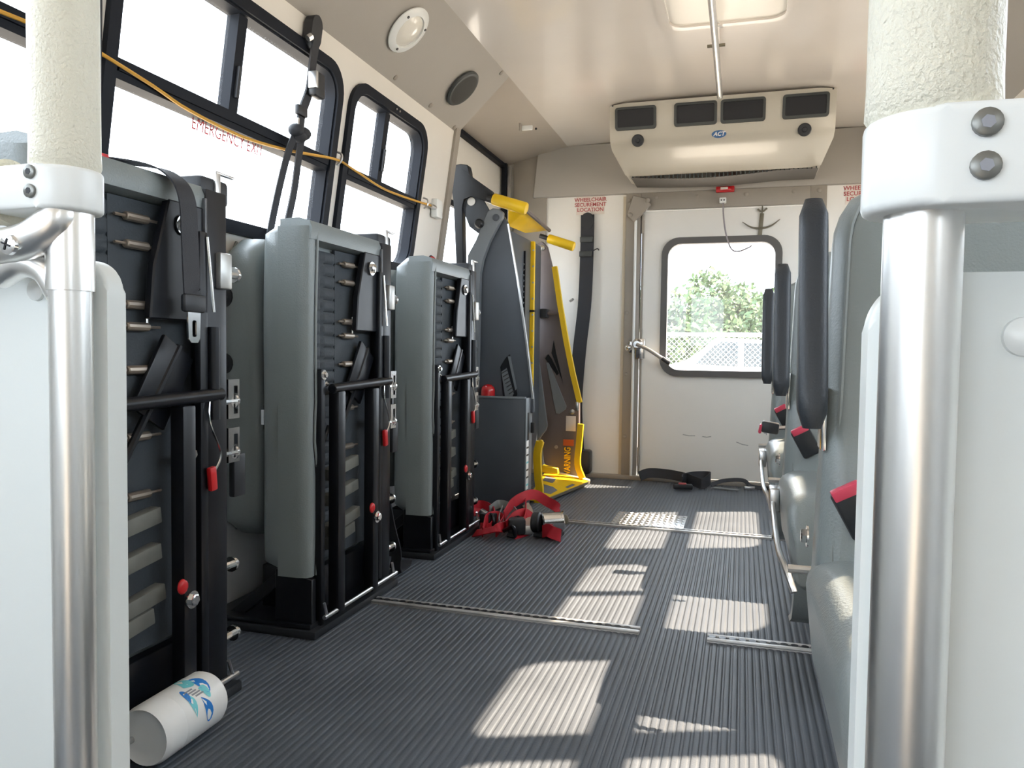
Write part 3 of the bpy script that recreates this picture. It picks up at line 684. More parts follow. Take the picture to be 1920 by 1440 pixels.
# ------------------------------------------------------------------ forward-facing seats on the right
def make_right_seat():
    t = thing('passenger_seat', '', 'seat', group='grey vinyl double seats on the right')
    # local: x from aisle edge towards the wall, y=0 cushion front, z from floor
    for x0 in (.0, .445):
        mb = MB(); rings = []
        for k in range(17):
            s = k/16; y = .50*s
            e = min(1, min(s/.14, (1-s)/.06)); e = math.sqrt(max(0, 1-(1-e)**2))
            hz = .050+.050*e; cz = .338+.012*math.sin(math.pi*s)-.030*(1-min(1, s/.10))
            hx = .205+.015*e
            rings.append([(x0+.214+a*(1-.05*(b < -.03)), y, cz+b) for a, b in rrect(-hx, hx, -hz, hz, .040*e+.008, 5)])
        mb.loft(rings); cu = mb.build('seat_cushion', VIN, t, 60)
        mb = MB(); mb.tube([(x0+.010, .06+.40*k/10, .412+.012*math.sin(math.pi*k/10)) for k in range(11)], .004, 6); mb.build('piping', PIPE, cu)
        # skirt below the cushion front
        mb = MB(); mb.loft([[(x0+.012, y+.012, z), (x0+.43, y+.012, z), (x0+.43, y+.05, z), (x0+.012, y+.05, z)] for y, z in ((.0, .35), (.0, .30), (.02, .22), (.07, .16), (.14, .13))]); mb.build('skirt', VIN, cu, 60)
        mb = MB(); rings = []
        for k in range(25):
            s = k/24; z = .385+.65*s
            e = min(1, (1-s)/.16); e = math.sqrt(max(0, 1-(1-e)**2)); hw = (.218-.030*s)*(.62+.38*e)
            th = (.055-.018*s)*(.55+.45*e); cy = .485+.125*s
            lum = .014*math.exp(-((s-.25)/.16)**2)
            ring = []
            for a, b in rrect(-hw, hw, -th, th, .032, 6):
                # side bolsters stand proud of the middle panel
                d = .012*math.exp(-((abs(a)-hw*.86)/(.035))**2) if b < 0 else 0
                ring.append((x0+.222+a, cy+b-lum*(b < 0)-d*(.4+.6*e), z))
            rings.append(ring)
        mb.loft(rings); bk = mb.build('backrest', VIN, t, 60)
        for sg in (-1, 1):
            mb = MB(); pts = []
            for k in range(21):
                s = .03+.90*k/20; e = min(1, (1-s)/.16); e = math.sqrt(max(0, 1-(1-e)**2)); hw = (.218-.030*s)*(.62+.38*e); th = (.055-.018*s)*(.55+.45*e)
                pts.append((x0+.222+sg*(hw-.020), .485+.125*s-th-.012, .385+.65*s))
            mb.tube(pts, .0035, 6); mb.build('piping', PIPE, bk)
        for sg in (-.45, .45):
            mb = MB(); pts = []
            for k in range(15):
                s = .25+.60*k/14; th = (.055-.018*s)
                pts.append((x0+.222+sg*.30, .485+.125*s-th-.005, .385+.65*s))
            mb.tube(pts, .0028, 6); mb.build('seam', PIPE, bk)
    # armrest folded up along the aisle side
    mb = MB(); rings = []
    for k in range(15):
        s = k/14; z = .640+.355*s; e = min(1, min(s/.12, (1-s)/.10)); e = math.sqrt(max(0, 1-(1-e)**2))
        hx, hy = .021*(.62+.38*e), (.034-.010*s)*(.5+.5*e)
        rings.append([(-.008+a, .425+.085*s+b, z) for a, b in rrect(-hx, hx, -hy, hy, .014, 4)])
    mb.loft(rings); ar = mb.build('armrest', VIND, t, 60)
    MB().box(.010, .018, .47, .53, .60, .70, .003).build('arm_bracket', CHR, ar)
    # frame
    MB().box(.02, .88, .06, .50, .285, .315, .006).build('seat_frame', BLKS, t)
    MB().box(.012, .024, .46, .54, .34, .47, .004).build('side_bracket', BLKS, t)
    MB().hexb((-.002, .50, .46), (-1, 0, 0), .012, .010).build('bolt', CHR, t)
    MB().cyl((-.03, .52, .40), (.01, .52, .40), .007, 10).build('recline_lever', ALU, t)
    for y in (.14, .42): MB().box(.30, .36, y-.02, y+.02, .0, .30, .005).build('leg', BLKS, t)
    MB().box(.27, .39, .08, .48, .0, .014, .003).build('foot_plate', BLKS, t)
    # belts
    c = at(1600, 925, y=1.20)-V((.118, .80, 0)); d = at(1632, 985, y=1.215)-V((.118, .80, 0)); ax = (d-c).normalized()
    wd = ax.cross(V((0, -1, 0))).normalized(); mm = Matrix((wd, V((0, 1, 0)), ax)).transposed().to_4x4(); mm.translation = c
    q = MB().box(-.024, .024, -.010, .010, -.008, .075, .006); me = q.mesh('buckle', BLKP); me.transform(mm); b = link('buckle', me, t)
    q = MB().box(-.021, .021, -.012, .012, -.012, .006, .003); me = q.mesh('release_button', PINK); me.transform(mm); link('release_button', me, b)
    MB().ribbon(bez([d, d+ax*.04+V((0, .03, 0)), d+ax*.07+V((0, .09, -.01))]), .04, .003, wd).build('buckle_strap', BWEB, b)
    return t
rs = make_right_seat()
labs = ['nearest grey vinyl seat on the right with upright black armrest and red buckle', 'second grey vinyl seat on the right behind the nearest one', 'rearmost grey vinyl seat on the right beside the rear door']
for i in range(3):
    o = rs if i == 0 else copy_tree(rs)
    o.location = ((.110, .108, .098)[i], (.80, 1.72, 2.55)[i], 0); o['label'] = labs[i]
    if i:
        MB().tube(bez([(-.020, .50, .37), (-.022, .30, .345), (-.022, .05, .325), (-.012, -.06, .31), (.004, -.09, .27)]), .007, 10).build('side_rail', ALU, o)
        MB().box(-.030, -.004, .40, .47, .335, .395, .004).build('rail_clip', ALU, o)
t = thing('seat_belt', 'black belt buckle with red button lying across the rearmost right seat', 'seat belt')
MB().box(.070, .128, 2.78, 2.82, .475, .515, .007, 2, R3('Y', 8)).build('buckle', BLKP, t)
MB().box(.062, .072, 2.782, 2.818, .474, .506, .003, 1, R3('Y', 12)).build('release_button', PINK, t)
MB().ribbon(bez([(.12, 2.80, .495), (.17, 2.82, .49), (.2, 2.86, .44)]), .03, .004, (0, 1, .2)).build('webbing', BWEB, t)
rebase(t, (.1, 2.8, .47))

# ------------------------------------------------------------------ ceiling and cove fittings
t = thing('grab_rail', 'thin steel ceiling grab rail running down the aisle', 'rail')
mb = MB(); mb.tube(bez([(-.122, .2, 1.875), (-.122, 3.30, 1.875), (-.123, 3.37, 1.885), (-.123, 3.40, 1.90)], 5), .0125, 14); mb.build('tube', STEEL, t)
for y in (.9, 2.0, 3.02):
    b = MB(); b.lathe([(.028, 0), (.028, .006), (.011, .012), (.011, .10)], (-.122, y, 1.978), (0, 0, -1), 16); b.build('bracket', STEEL, t)
    MB().cyl((-.155, y, 1.90), (-.09, y, 1.90), .006, 8).build('bracket_bolt', HOOK, t)
rebase(t, (-.122, 2, 1.87))
t = thing('roof_hatch', 'pale rounded roof hatch panel in the ceiling', 'hatch')
def hz(u, v, d): return V((u, v, 1.958+.022*math.sin(math.pi*(u-XC)/(2*CX-2*XC))-d))
MB().holes(rrect(-.315, .145, 2.35, 3.02, .07, 6), [rrect(-.29, .12, 2.375, 2.995, .06, 6)], hz, .012).build('hatch_frame', CEIL, t)
MB().holes(rrect(-.30, .13, 2.365, 3.005, .06, 6), [], hz, .004).build('hatch_panel', HAT, t)
rebase(t, (-.08, 2.7, 1.95))

p, n = cove_pt(2.475, .47, .006)
t = thing('dome_light', 'round cream dome lamp on the grey cove panel', 'lamp')
MB().lathe([(.088, 0), (.088, .004), (.080, .010), (.062, .012), (.060, .004)], p, n, 36).build('bezel', WPL, t)
MB().lathe([(.061, .002), (.060, .006), (.045, .016), (.02, .022), (.001, .023)], p, n, 32).build('lens', LENS, t)
for k in range(3):
    a = V((0, 1, 0)); b = n.cross(a); th = 2.1*k+.6; MB().lathe([(.005, 0), (.005, .003)], p+n*.010+(a*math.cos(th)+b*math.sin(th))*.072, n, 8).build('screw', BLKS, t)
rebase(t, p)
p, n = cove_pt(3.04, .52, .006)
t = thing('speaker', 'round dark speaker grille on the grey cove panel', 'speaker')
MB().lathe([(.084, 0), (.084, .006), (.078, .012), (.068, .013)], p, n, 36).build('ring', VENTF, t)
MB().lathe([(.070, .004), (.069, .013), (.045, .017), (.001, .018)], p, n, 32).build('grille', SPK, t)
rebase(t, p)
t = thing('cove_bracket', 'small broken plastic bracket left on the cove over the lift', 'bracket')
q = at(988, 240, y=3.78); MB().box(q.x-.03, q.x+.03, q.y-.008, q.y+.004, q.z-.012, q.z+.012, .004).build('plate', WPL, t); MB().box(q.x-.035, q.x-.025, q.y-.03, q.y, q.z-.02, q.z+.02, .003).build('tab', TRIM, t)
MB().lathe([(.006, 0), (.006, .002)], (q.x+.045, q.y+.01, q.z-.004), (0, -1, -.3), 10).build('hole', BLKS, t); rebase(t, q)

# air conditioner
t = thing('air_conditioner', 'beige rear air conditioner with four black vents under the ceiling', 'air conditioner')
AX0, AX1 = -.660, .385
prof = [(3.805, 1.965), (3.810, 1.90), (3.835, 1.80), (3.850, 1.775), (3.90, 1.755), (4.18, 1.692), (4.20, 1.698), (4.46, 1.70), (4.46, 1.965)]
mb = MB(); n = 14; rings = []
for k in range(n+1):
    s = k/n; x = AX0+(AX1-AX0)*s; e = min(s, 1-s)
    pull = .05*(1-min(1, e/.045))**2
    rings.append([(x + (0.028*(1 if s < .5 else -1) if (i in (5, 6, 7) and k in (0, n)) else 0), y+pull*(i < 6)*.6, z+(pull*.3 if i in (3, 4, 5, 6, 7) else 0)) for i, (y, z) in enumerate(prof)])
mb.loft(rings); mb.build('housing', ACB, t, 40)
def vent(x0, x1):
    z0, z1 = 1.838, 1.944; fy = lambda z: 3.809+(1.90-z)*.24 if z < 1.90 else 3.808
    fn = lambda u, v, d: V((u, fy(v)-.004+d, v))
    vf = MB().holes(rrect(x0, x1, z0, z1, .014, 4), [rrect(x0+.012, x1-.012, z0+.012, z1-.012, .006, 3)], lambda u, v, d: V((u, fy(v)-.010+d, v)), .012).build('vent_frame', VENTF, t)
    MB().holes(rrect(x0+.008, x1-.008, z0+.008, z1-.008, .006, 3), [], fn).build('vent_opening', VENT, vf)
for a, b in ((-.628, -.428), (-.343, -.143), (-.127, .076), (.150, .352)): vent(a, b)
for x in (-.518, .250):
    k = MB().lathe([(.030, 0), (.030, .010), (.026, .014), (.012, .014), (.010, .020), (.001, .021)], (x, 3.842, 1.790), (0, -1, -.25), 24).build('round_nozzle', BLKP, t)
lg = MB().lathe([(.034, 0), (.034, .002)], (0, 0, 0), (0, 0, 1), 30)
me = lg.mesh('logo_plate', BLUE); nrm = V((0, -1, -.24)).normalized(); yv = V((0, -.24, 1)).normalized()
mm = Matrix((V((1, 0, 0)), yv, nrm*1)).transposed().to_4x4(); mm.translation = V((-.133, 3.838, 1.795)); me.transform(mm @ Matrix.Diagonal((1, .52, 1, 1))); link('logo_plate', me, t)
text('logo_lettering', 'ACT', .026, WHT, V((-.133, 3.838, 1.795))+nrm*.0026, (1, 0, 0), yv, t, shear=.25, bold=.0006)
for x in (-.640, -.133, .365): MB().lathe([(.004, 0), (.004, .003)], (x, 3.803, 1.955), (0, -1, 0), 8).build('screw', BLKS, t)
mb = MB()
def gr(u, v):
    x = AX0+.06+(AX1-AX0-.10)*u; sag = .020*math.sin(math.pi*min(1, u*1.25))**1
    return (x, 4.19+.26*v, 1.694-sag*(1-.3*v)-.004)
mb.grid(gr, 40, 4); mb.build('return_grille', GRILLE, t)
for k in range(44):
    u = (k+.5)/44; a = V(gr(u, 0)); MB().box(a.x-.003, a.x+.003, a.y-.002, a.y+.004, a.z-.002, 1.70).build('grille_bar', VENTF, t)
rebase(t, (-.14, 4.1, 1.69))

# warning lamp, wire, hook, stickers on the rear wall
t = thing('exit_lamp', 'small red marker lamp above the rear door', 'lamp')
MB().box(-.165, -.065, YR-.052, YR-.030, 1.652, 1.685, .005).build('lamp_base', RED, t); MB().box(-.145, -.082, YR-.060, YR-.050, 1.657, 1.682, .005).build('lens', REDL, t)
MB().box(-.140, -.100, YR-.0615, YR-.0598, 1.666, 1.678, .001).build('reflector', STICK, t); rebase(t, (-.115, YR-.05, 1.655))
t = thing('wire_lead', 'loose grey wire hanging from a white plug over the rear door', 'wire')
MB().box(-.145, -.108, YR-.055, YR-.022, 1.592, 1.622, .004).build('plug', WPL, t)
for x in (-.134, -.119): MB().lathe([(.004, 0), (.004, .003)], (x, YR-.055, 1.607), (0, -1, 0), 8).build('pin_hole', BLKS, t)
MB().tube(bez([(-.125, YR-.045, 1.60), (-.120, YR-.055, 1.52), (-.105, YR-.06, 1.42), (-.075, YR-.065, 1.335), (-.035, YR-.065, 1.318), (.02, YR-.065, 1.338), (.035, YR-.065, 1.35)]), .0045, 8, scale=None).build('wire', mat('wire_grey', c8(150, 144, 148), .5), t); rebase(t, (-.125, YR-.04, 1.6))
t = thing('wall_hook', 'thin bronze anchor shaped hook above the rear door window', 'hook')
MB().box(.070, .092, YR-.010, YR, 1.385, 1.535, .003, rot=R3('Y', 4)).build('shank', HOOK, t)
MB().tube(bez([(-.018, YR-.012, 1.488), (.03, YR-.012, 1.458), (.082, YR-.012, 1.450), (.135, YR-.012, 1.462), (.182, YR-.012, 1.497)]), .006, 8, scale=[.3+.7*math.sin(math.pi*k/32) for k in range(33)]).build('arc', HOOK, t)
for z, s in ((1.548, 1), (1.595, .8)):
    MB().tube(bez([(.062*1-.0, YR-.010, z+.010), (.086, YR-.010, z-.006*s), (.112, YR-.010, z+.012)]), .005, 8).build('prong', HOOK, t)
MB().cyl((.0865, YR-.01, 1.53), (.088, YR-.01, 1.60), .004, 8).build('stem', HOOK, t)
MB().lathe([(.007, 0), (.007, .006)], (.088, YR-.002, 1.60), (0, -1, 0), 10).build('screw', HOOK, t); rebase(t, (.085, YR, 1.39))
def sticker(cx, cz, lab):
    t = thing('notice_sticker', lab, 'sticker', group='wheelchair securement stickers')
    MB().box(cx-.085, cx+.085, YR-.0015, YR-.0002, cz-.058, cz+.058).build('backing', STICK, t)
    text('notice_lettering', 'WHEELCHAIR\nSECUREMENT\nLOCATION', .031, STXT, (cx, YR-.0022, cz), (1, 0, 0), (0, 0, 1), t, ext=.0003, bold=.0006)
    rebase(t, (cx, YR, cz-.06))
sticker(-.888, 1.622, 'wheelchair securement sticker above the black belt on the rear wall')
sticker(.600, 1.622, 'wheelchair securement sticker on the rear wall right of the door')
t = thing('wall_belt', 'long black retractable belt hanging on the rear wall beside the lift', 'seat belt')
MB().ribbon(bez([(-.900, YR-.02, 1.56), (-.898, YR-.03, 1.40), (-.905, YR-.035, 1.05), (-.93, YR-.05, .75), (-.945, YR-.06, .45), (-.93, YR-.06, .18), (-.925, YR-.05, .10)]), .080, .005, (1, 0, 0)).build('webbing', BWEB, t)
mb = MB(); mb.prism([(p[0], YR-.030, p[1]) for p in rrect(-.934, -.866, 1.47, 1.572, .03, 5)], (0, .030, 0), .005); mb.build('upper_anchor', BLKP, t)
MB().box(-.940, -.862, YR-.045, YR-.01, 1.395, 1.43, .005).build('belt_slider', VENTF, t); MB().box(-.942, -.866, YR-.048, YR-.012, 1.31, 1.345, .005).build('belt_slider', VENTF, t)
MB().box(-.925, -.845, YR-.11, YR-.02, .025, .165, .014).build('retractor', BLKP, t)
MB().tube(bez([(-.87, YR-.015, 1.345), (-.84, YR-.012, 1.36), (-.83, YR-.01, 1.35)]), .003, 6).build('loose_thread', BWEB, t)
MB().cyl((-.975, YR-.045, 1.06), (-.995, YR-.03, 1.05), .008, 8).build('belt_pin', ALU, t)
rebase(t, (-.9, YR-.03, .02))

# yellow cord across the windows
t = thing('bungee_cord', 'thin amber cord stretched across the left windows', 'cord')
pc = [(.9, 1.345, .012), (1.10, 1.352, .012), (1.28, 1.362, .014), (1.30, 1.360, .016), (1.467, 1.342, .014), (1.591, 1.325, .012), (1.80, 1.318, .010), (2.0, 1.333, .012), (2.138, 1.351, .016), (2.286, 1.370, .018), (2.40, 1.365, .016), (2.621, 1.349, .014), (2.80, 1.352, .014), (2.94, 1.358, .016), (3.07, 1.365, .022)]
MB().tube(bez([lw(*q) for q in pc], 5), .0042, 8).build('cord', ORG, t)
for y, z in ((1.292, 1.362), (2.30, 1.372), (3.03, 1.362)):
    mb = MB(); mb.tube(bez([lw(y, z+.028, .002), lw(y+.004, z+.02, .02), lw(y+.002, z, .024), lw(y-.002, z-.018, .012)]), .004, 8); mb.build('hook', ALU, t)
mb = MB(); a = lw(3.16, 1.37, 0); mb.box(a.x, a.x+.03, 3.12, 3.19, 1.325, 1.405, .006); mb.build('wall_clip', WPL, t)
MB().cyl(lw(3.07, 1.365, .022), lw(3.13, 1.365, .02), .010, 10).build('cord_end', ALU, t)
rebase(t, lw(2.0, 1.35))

# shoulder belt hanging by the window pillar
t = thing('shoulder_belt', 'knotted black shoulder belt hanging in front of the emergency exit window', 'seat belt')
bx = lambda y, z, d=.03: lw(y, z, d)
MB().prism([bx(y, z, .004) for y, z in rrect(2.03, 2.085, 1.64, 1.735, .026, 5)], (.03, 0, 0), .006).build('anchor', BLKP, t)
MB().cyl(bx(2.03, 1.665, .035), bx(2.02, 1.655, .03), .010, 10).build('anchor_ring', ALU, t)
MB().ribbon(bez([bx(2.055, 1.665, .036), bx(2.06, 1.60, .03), bx(2.06, 1.52, .03), bx(2.03, 1.45, .035), bx(2.02, 1.40, .04)]), .034, .006, (0, 1, 0)).build('webbing', BWEB, t)
b = MB().box(bx(0, 1.54).x, bx(0, 1.54).x+.03, 2.045, 2.10, 1.50, 1.575, .008).build('buckle', BLKP, t)
MB().box(bx(0, 1.54).x+.005, bx(0, 1.54).x+.034, 2.040, 2.052, 1.52, 1.57, .003).build('buckle_slot', ALU, b)
MB().box(bx(0, 1.45).x+.0, bx(0, 1.45).x+.016, 1.995, 2.045, 1.432, 1.462, .005).build('belt_slider', BLKP, t)
kn = MB()
for k in range(3): kn.ball(bx(2.015+.018*(k-1), 1.385-.012*(k % 2), .045), .026, 12, (.9, 1, .75))
kn.build('knot', BWEB, t, 60)
MB().ribbon(bez([bx(2.00, 1.385, .045), bx(1.985, 1.32, .035), bx(1.97, 1.22, .03), bx(1.955, 1.12, .03), bx(1.95, 1.06, .03)]), .020, .005, (.5, 1, 0)).build('webbing_tail', BWEB, t)
MB().ribbon(bez([bx(2.03, 1.385, .045), bx(2.04, 1.32, .035), bx(2.045, 1.22, .03), bx(2.03, 1.12, .03), bx(2.02, 1.05, .03)]), .024, .005, (.2, 1, 0)).build('webbing_tail', BWEB, t)
MB().tube(bez([bx(2.0, 1.42, .045), bx(1.995, 1.40, .05), bx(2.01, 1.385, .05)]), .004, 8).build('wire_clip', ALU, t)
rebase(t, bx(2.0, 1.05))

# ------------------------------------------------------------------ wheelchair lift
t = thing('wheelchair_lift', 'folded dark grey wheelchair lift with yellow handrails and yellow ramp', 'wheelchair lift')
def poly(px, y): return [at(a, b, y=y) for a, b in px]
YN, YFAR = 3.50, 4.22
# near tower
MB().prism(poly([(944, 404), (953, 420), (970, 520), (987, 640), (1000, 752), (1000, 775), (884, 775), (888, 520), (905, 478), (922, 448)], YN), (0, .030, 0), .004).build('near_tower', LIFTD, t)
MB().prism(poly([(924, 390), (936, 392), (943, 398), (942, 408), (918, 452), (904, 486), (899, 512), (895, 760), (884, 760), (876, 510), (877, 478), (893, 452), (914, 396)], YN-.035), (0, .03, 0), .003).build('near_arm', LIFT, t)
for q in ((930, 408), (886, 499), (890, 655)): MB().lathe([(.016, 0), (.016, .004), (.012, .006)], at(*q, y=YN-.036), (0, -1, 0), 16).build('arm_bolt', LIFTD, t)
MB().lathe([(.022, 0), (.022, .02), (.015, .03)], at(900, 420, y=YN-.03), (0, -1, 0), 16).build('arm_pivot', BLKP, t)
MB().sweep(poly([(953, 420), (970, 520), (987, 640), (999, 748)], YN-.004), [(.004, -.006), (.004, .006), (-.004, .006), (-.004, -.006)], (0, -1, 0)).build('tower_edge_highlight', ALU, t)  # bright metal strip modelled in place of the highlight on this edge
g1 = MB().prism(poly([(938, 688), (949, 670), (956, 664), (970, 740), (966, 748), (943, 748)], YN-.004), (0, .006, 0), .001).build('tower_recess', BLKS, t)
MB().prism(poly([(940, 697), (950, 690), (963, 738), (960, 744), (947, 744)], YN-.007), (0, .004, 0)).build('recess_mesh', LIFT, g1)
for k in range(7):
    a, b = at(941+k*2.2, 700+k*6.5, y=YN-.009), at(951+k*2, 694+k*6.5, y=YN-.009); MB().cyl(a, b, .0022, 6).build('mesh_wire', VENTF, g1)
MB().prism(poly([(952, 668), (957, 668), (969, 728), (966, 732)], YN-.009), (0, .005, 0)).build('recess_rib', LIFT, g1)
# pump box
bx0, bx1, by0, by1, bz1 = at(890, 745, y=3.42).x, at(985, 745, y=3.42).x, 3.42, 3.53, at(985, 747, y=3.42).z
MB().box(bx0, bx1, by0, by1, .012, bz1, .004).build('pump_cover', LIFTD, t)
MB().box(bx0-.01, bx1, by0-.004, by0+.02, bz1-.004, bz1+.006, .002).build('cover_lip', LIFT, t)
sp = MB().box(bx1, bx1+.004, by0+.002, by1, .05, bz1, .001).build('cover_side', LIFT, t)
MB().box(bx1+.003, bx1+.006, by0+.030, by0+.055, .33, .46, .001).build('hand_slot', BLKS, sp)
MB().box(bx1+.003, bx1+.0055, by0+.012, by0+.05, .10, .33, .0005).build('warning_label', WHT, sp)
for k in range(6): MB().box(bx1+.0052, bx1+.0062, by0+.014, by0+.048, .118+k*.035, .126+k*.035).build('label_line', BLKS if k % 3 else CYANP, sp)
MB().box(bx1+.004, bx1+.02, by0+.085, by0+.105, .36, .41, .003).build('cover_catch', BLKP, sp)
lp = at(915, 745, y=3.46)
MB().lathe([(.034, 0), (.034, .03), (.030, .045), (.018, .056), (.001, .060)], (lp.x, 3.46, bz1), (0, 0, 1), 24).build('beacon', REDL, t)
# folded platform between the towers
pl = MB().box(-1.12, -1.085, 3.56, 4.16, .10, 1.33, .004).build('platform', LIFTD, t)
yx0, yx1 = at(987, 600, y=3.95).x, at(1001, 600, y=3.95).x
MB().box(yx0, yx1, 3.94, 3.965, .45, at(990, 453, y=3.95).z, .003).build('side_barrier', YEL, pl)
MB().box(yx0-.004, yx1+.006, 3.93, 3.96, .955, .965).build('barrier_strap', BLKS, pl)
for k in range(9): MB().lathe([(.005, 0), (.005, .003)], (yx1-.004, 3.939, 1.28-.085*k), (0, -1, 0), 8).build('rivet', ALU, pl)
gx = at(972, 520, y=3.80)
for k in range(16): MB().cyl((gx.x-.03, 3.80, 1.22-k*.028), (gx.x+.03, 3.80, 1.19-k*.028), .005, 6).build('grating_bar', LIFT, pl)
MB().box(gx.x-.035, gx.x+.035, 3.806, 3.815, .6, 1.26).build('grating_back', BLKS, pl)
# far tower
ft = MB().prism(poly([(998, 462), (1016, 452), (1026, 462), (1040, 520), (1062, 640), (1086, 756), (1086, 900), (1040, 900), (1020, 868), (1012, 800), (1006, 720), (1000, 640)], YFAR), (0, .03, 0), .004).build('far_tower', LIFTB, t)
MB().prism(poly([(1003, 640), (1012, 690), (1026, 798), (1024, 806), (1012, 822), (1003, 830), (998, 700)], YFAR-.05), (0, .02, 0), .003).build('link_arm', LIFT, t)
MB().prism(poly([(1024, 680), (1029, 680), (1062, 762), (1060, 768), (1048, 776), (1042, 775)], YFAR-.006), (0, .008, 0), .001).build('tower_inset', LIFT, ft)
MB().prism(poly([(1038, 638), (1042, 660), (1056, 720), (1052, 708), (1034, 662)], YFAR-.006), (0, .008, 0), .001).build('tower_slot', BLKS, ft)
MB().prism(poly([(1022, 672), (1028, 664), (1034, 672), (1048, 700), (1044, 704), (1030, 684)], YFAR-.004), (0, .006, 0), .001).build('tower_slot', BLKS, ft)
MB().lathe([(.017, 0), (.017, .006), (.009, .010)], at(1016, 465, y=YFAR), (0, -1, 0), 16).build('pivot_bolt', ALU, ft)
MB().lathe([(.014, 0), (.014, .006), (.008, .010)], at(1073, 772, y=YFAR), (0, -1, 0), 16).build('pivot_bolt', ALU, ft)
MB().lathe([(.010, 0), (.010, .005)], at(1043, 838, y=YFAR), (0, -1, 0), 12).build('pivot_bolt', TRIM, ft)
q = at(1020, 588, y=YFAR); MB().box(q.x-.03, q.x+.03, YFAR-.06, YFAR, q.z-.025, q.z+.025, .006).build('stow_bracket', BLKP, ft)
q2 = at(1052, 587, y=YFAR); MB().cyl((q.x, YFAR-.03, q.z), (q2.x, YFAR-.03, q2.z), .008, 8).build('stow_pin', LIFTB, ft)
pp = at(1071, 795, y=YFAR); MB().box(pp.x-.03, pp.x+.026, YFAR-.003, YFAR, pp.z-.04, pp.z+.045, .0005).build('rating_plate', STICK, ft)
for k, (z, hh) in enumerate(((.33, .02), (.26, .05))): pass
pw = at(1063, 868, y=YFAR)
text('warning_lettering', 'WARNING', .050, YEL, (pw.x+.004, YFAR-.003, pw.z+.005), (0, 0, 1), (-1, 0, 0), ft, ext=.0005, bold=.001, width=.17)
po = at(1066, 830, y=YFAR); MB().box(po.x-.03, po.x+.03, YFAR-.002, YFAR, po.z-.018, po.z+.018).build('warning_patch', WHO, ft)
ys = MB().sweep(poly([(1040, 500), (1050, 570), (1062, 640), (1074, 700), (1087, 755)], YFAR-.03), [(.014, -.012), (.014, .012), (-.014, .012), (-.014, -.012)], (0, -1, 0)).build('yellow_guard', YEL, t)
MB().sweep(bez(poly([(1089, 795), (1086, 830), (1083, 870), (1092, 897)], YFAR-.04), 4), [(.016, -.012), (.016, .012), (-.016, .012), (-.016, -.012)], (0, -1, 0)).build('yellow_guard', YEL, t)
MB().box(at(1084, 775, y=YFAR).x-.006, at(1084, 775, y=YFAR).x+.010, YFAR-.05, YFAR-.02, .42, .47, .003).build('guard_joint', ALU, t)
# bridge plate and ramp at the bottom
gy = 3.66
MB().sweep(bez(poly([(1013, 828), (1008, 850), (1009, 890), (1012, 920), (1008, 948)], gy), 4), [(.018, -.014), (.018, .014), (-.018, .014), (-.018, -.014)], (0, -1, 0)).build('yellow_guard', YEL, t)
q = at(1017, 828, y=gy); MB().lathe([(.012, 0), (.012, .02)], (q.x, gy-.02, q.z), (0, -1, 0), 12).build('guard_pin', YEL, t)
MB().prism(poly([(1016, 872), (1046, 878), (1047, 890), (1016, 886)], 4.1), (0, .03, 0), .004).build('lower_bar', YEL, t)
R0 = [(-1.06, 4.30, .07), (-.86, 4.30, .045), (-.80, 4.17, .020), (-.915, 3.66, .008), (-1.00, 3.62, .012)]
rp = MB().prism([V(p) for p in R0], (0, 0, .008), .002).build('ramp', YEL, t)
def rpt(u, v): # on ramp
    a = V(R0[4]).lerp(V(R0[3]), u); b = V(R0[0]).lerp(V(R0[2]), u); return a.lerp(b, v)+V((0, 0, .0095))
GRIP = mat('grip_grey', c8(112, 114, 120), .8, bump=1, bs=400)
for u0, u1, v0, v1 in ((.10, .80, .22, .46), (.10, .42, .56, .72), (.52, .92, .56, .74)):
    MB().prism([rpt(u0, v0), rpt(u1, v0), rpt(u1, v1), rpt(u0, v1)], (0, 0, .0015)).build('grip_patch', GRIP, rp)
MB().sweep([V(R0[3])+V((.006, 0, .006)), V(R0[2])+V((.006, 0, .006))], [(.004, -.006), (.004, .006), (-.004, .006), (-.004, -.006)]).build('ramp_edge', HOOK, rp)
MB().prism([(-1.07, 4.31, .085), (-.80, 4.22, .03), (-.79, 4.18, .028), (-1.06, 4.20, .075)], (0, 0, .006), .001).build('ramp_flap', mat('flap_cream', c8(238, 224, 190), .5), rp)
# handrails
hn = MB().prism(poly([(848, 310), (863, 307), (877, 309), (880, 322), (880, 332), (926, 362), (930, 385), (905, 375), (884, 366), (868, 372), (866, 388), (869, 500), (855, 500), (852, 380), (845, 350)], YN-.02), (0, .05, 0), .004).build('handrail_arm', BLKP, t)
MB().prism(poly([(866, 388), (878, 366), (905, 372), (918, 395), (900, 440), (880, 425)], YN+.005), (0, .012, 0), .002).build('gusset_plate', LIFTD, hn)
MB().lathe([(.020, 0), (.020, .004)], at(884, 378, y=YN+.003), (0, -1, 0), 20).build('gusset_bright_disc', WALLW, hn)  # solid white disc; bright window behind the gusset is put in as colour
MB().sweep(poly([(862, 318), (900, 345), (924, 362)], YN-.03), [(.006, -.008), (.006, .008), (-.006, .008), (-.006, -.008)], (0, -1, 0)).build('arm_flange', BLKP, hn)
def grip(a, b, y0, y1, r):
    p0, p1 = at(*a, y=y0), at(*b, y=y1); d = (p1-p0).normalized()
    g = MB().tube([p0, p0+d*.006, p1-d*.012, p1-d*.003, p1], r, 18, scale=[.9, 1, 1.05, .95, .7]).build('hand_grip', YEL, t); return p0, d
p0, d = grip((925, 373), (988, 392), YN-.03, YN-.03, .028); MB().cyl(p0-d*.03, p0, .014, 12).build('grip_tube', BLKP, t)
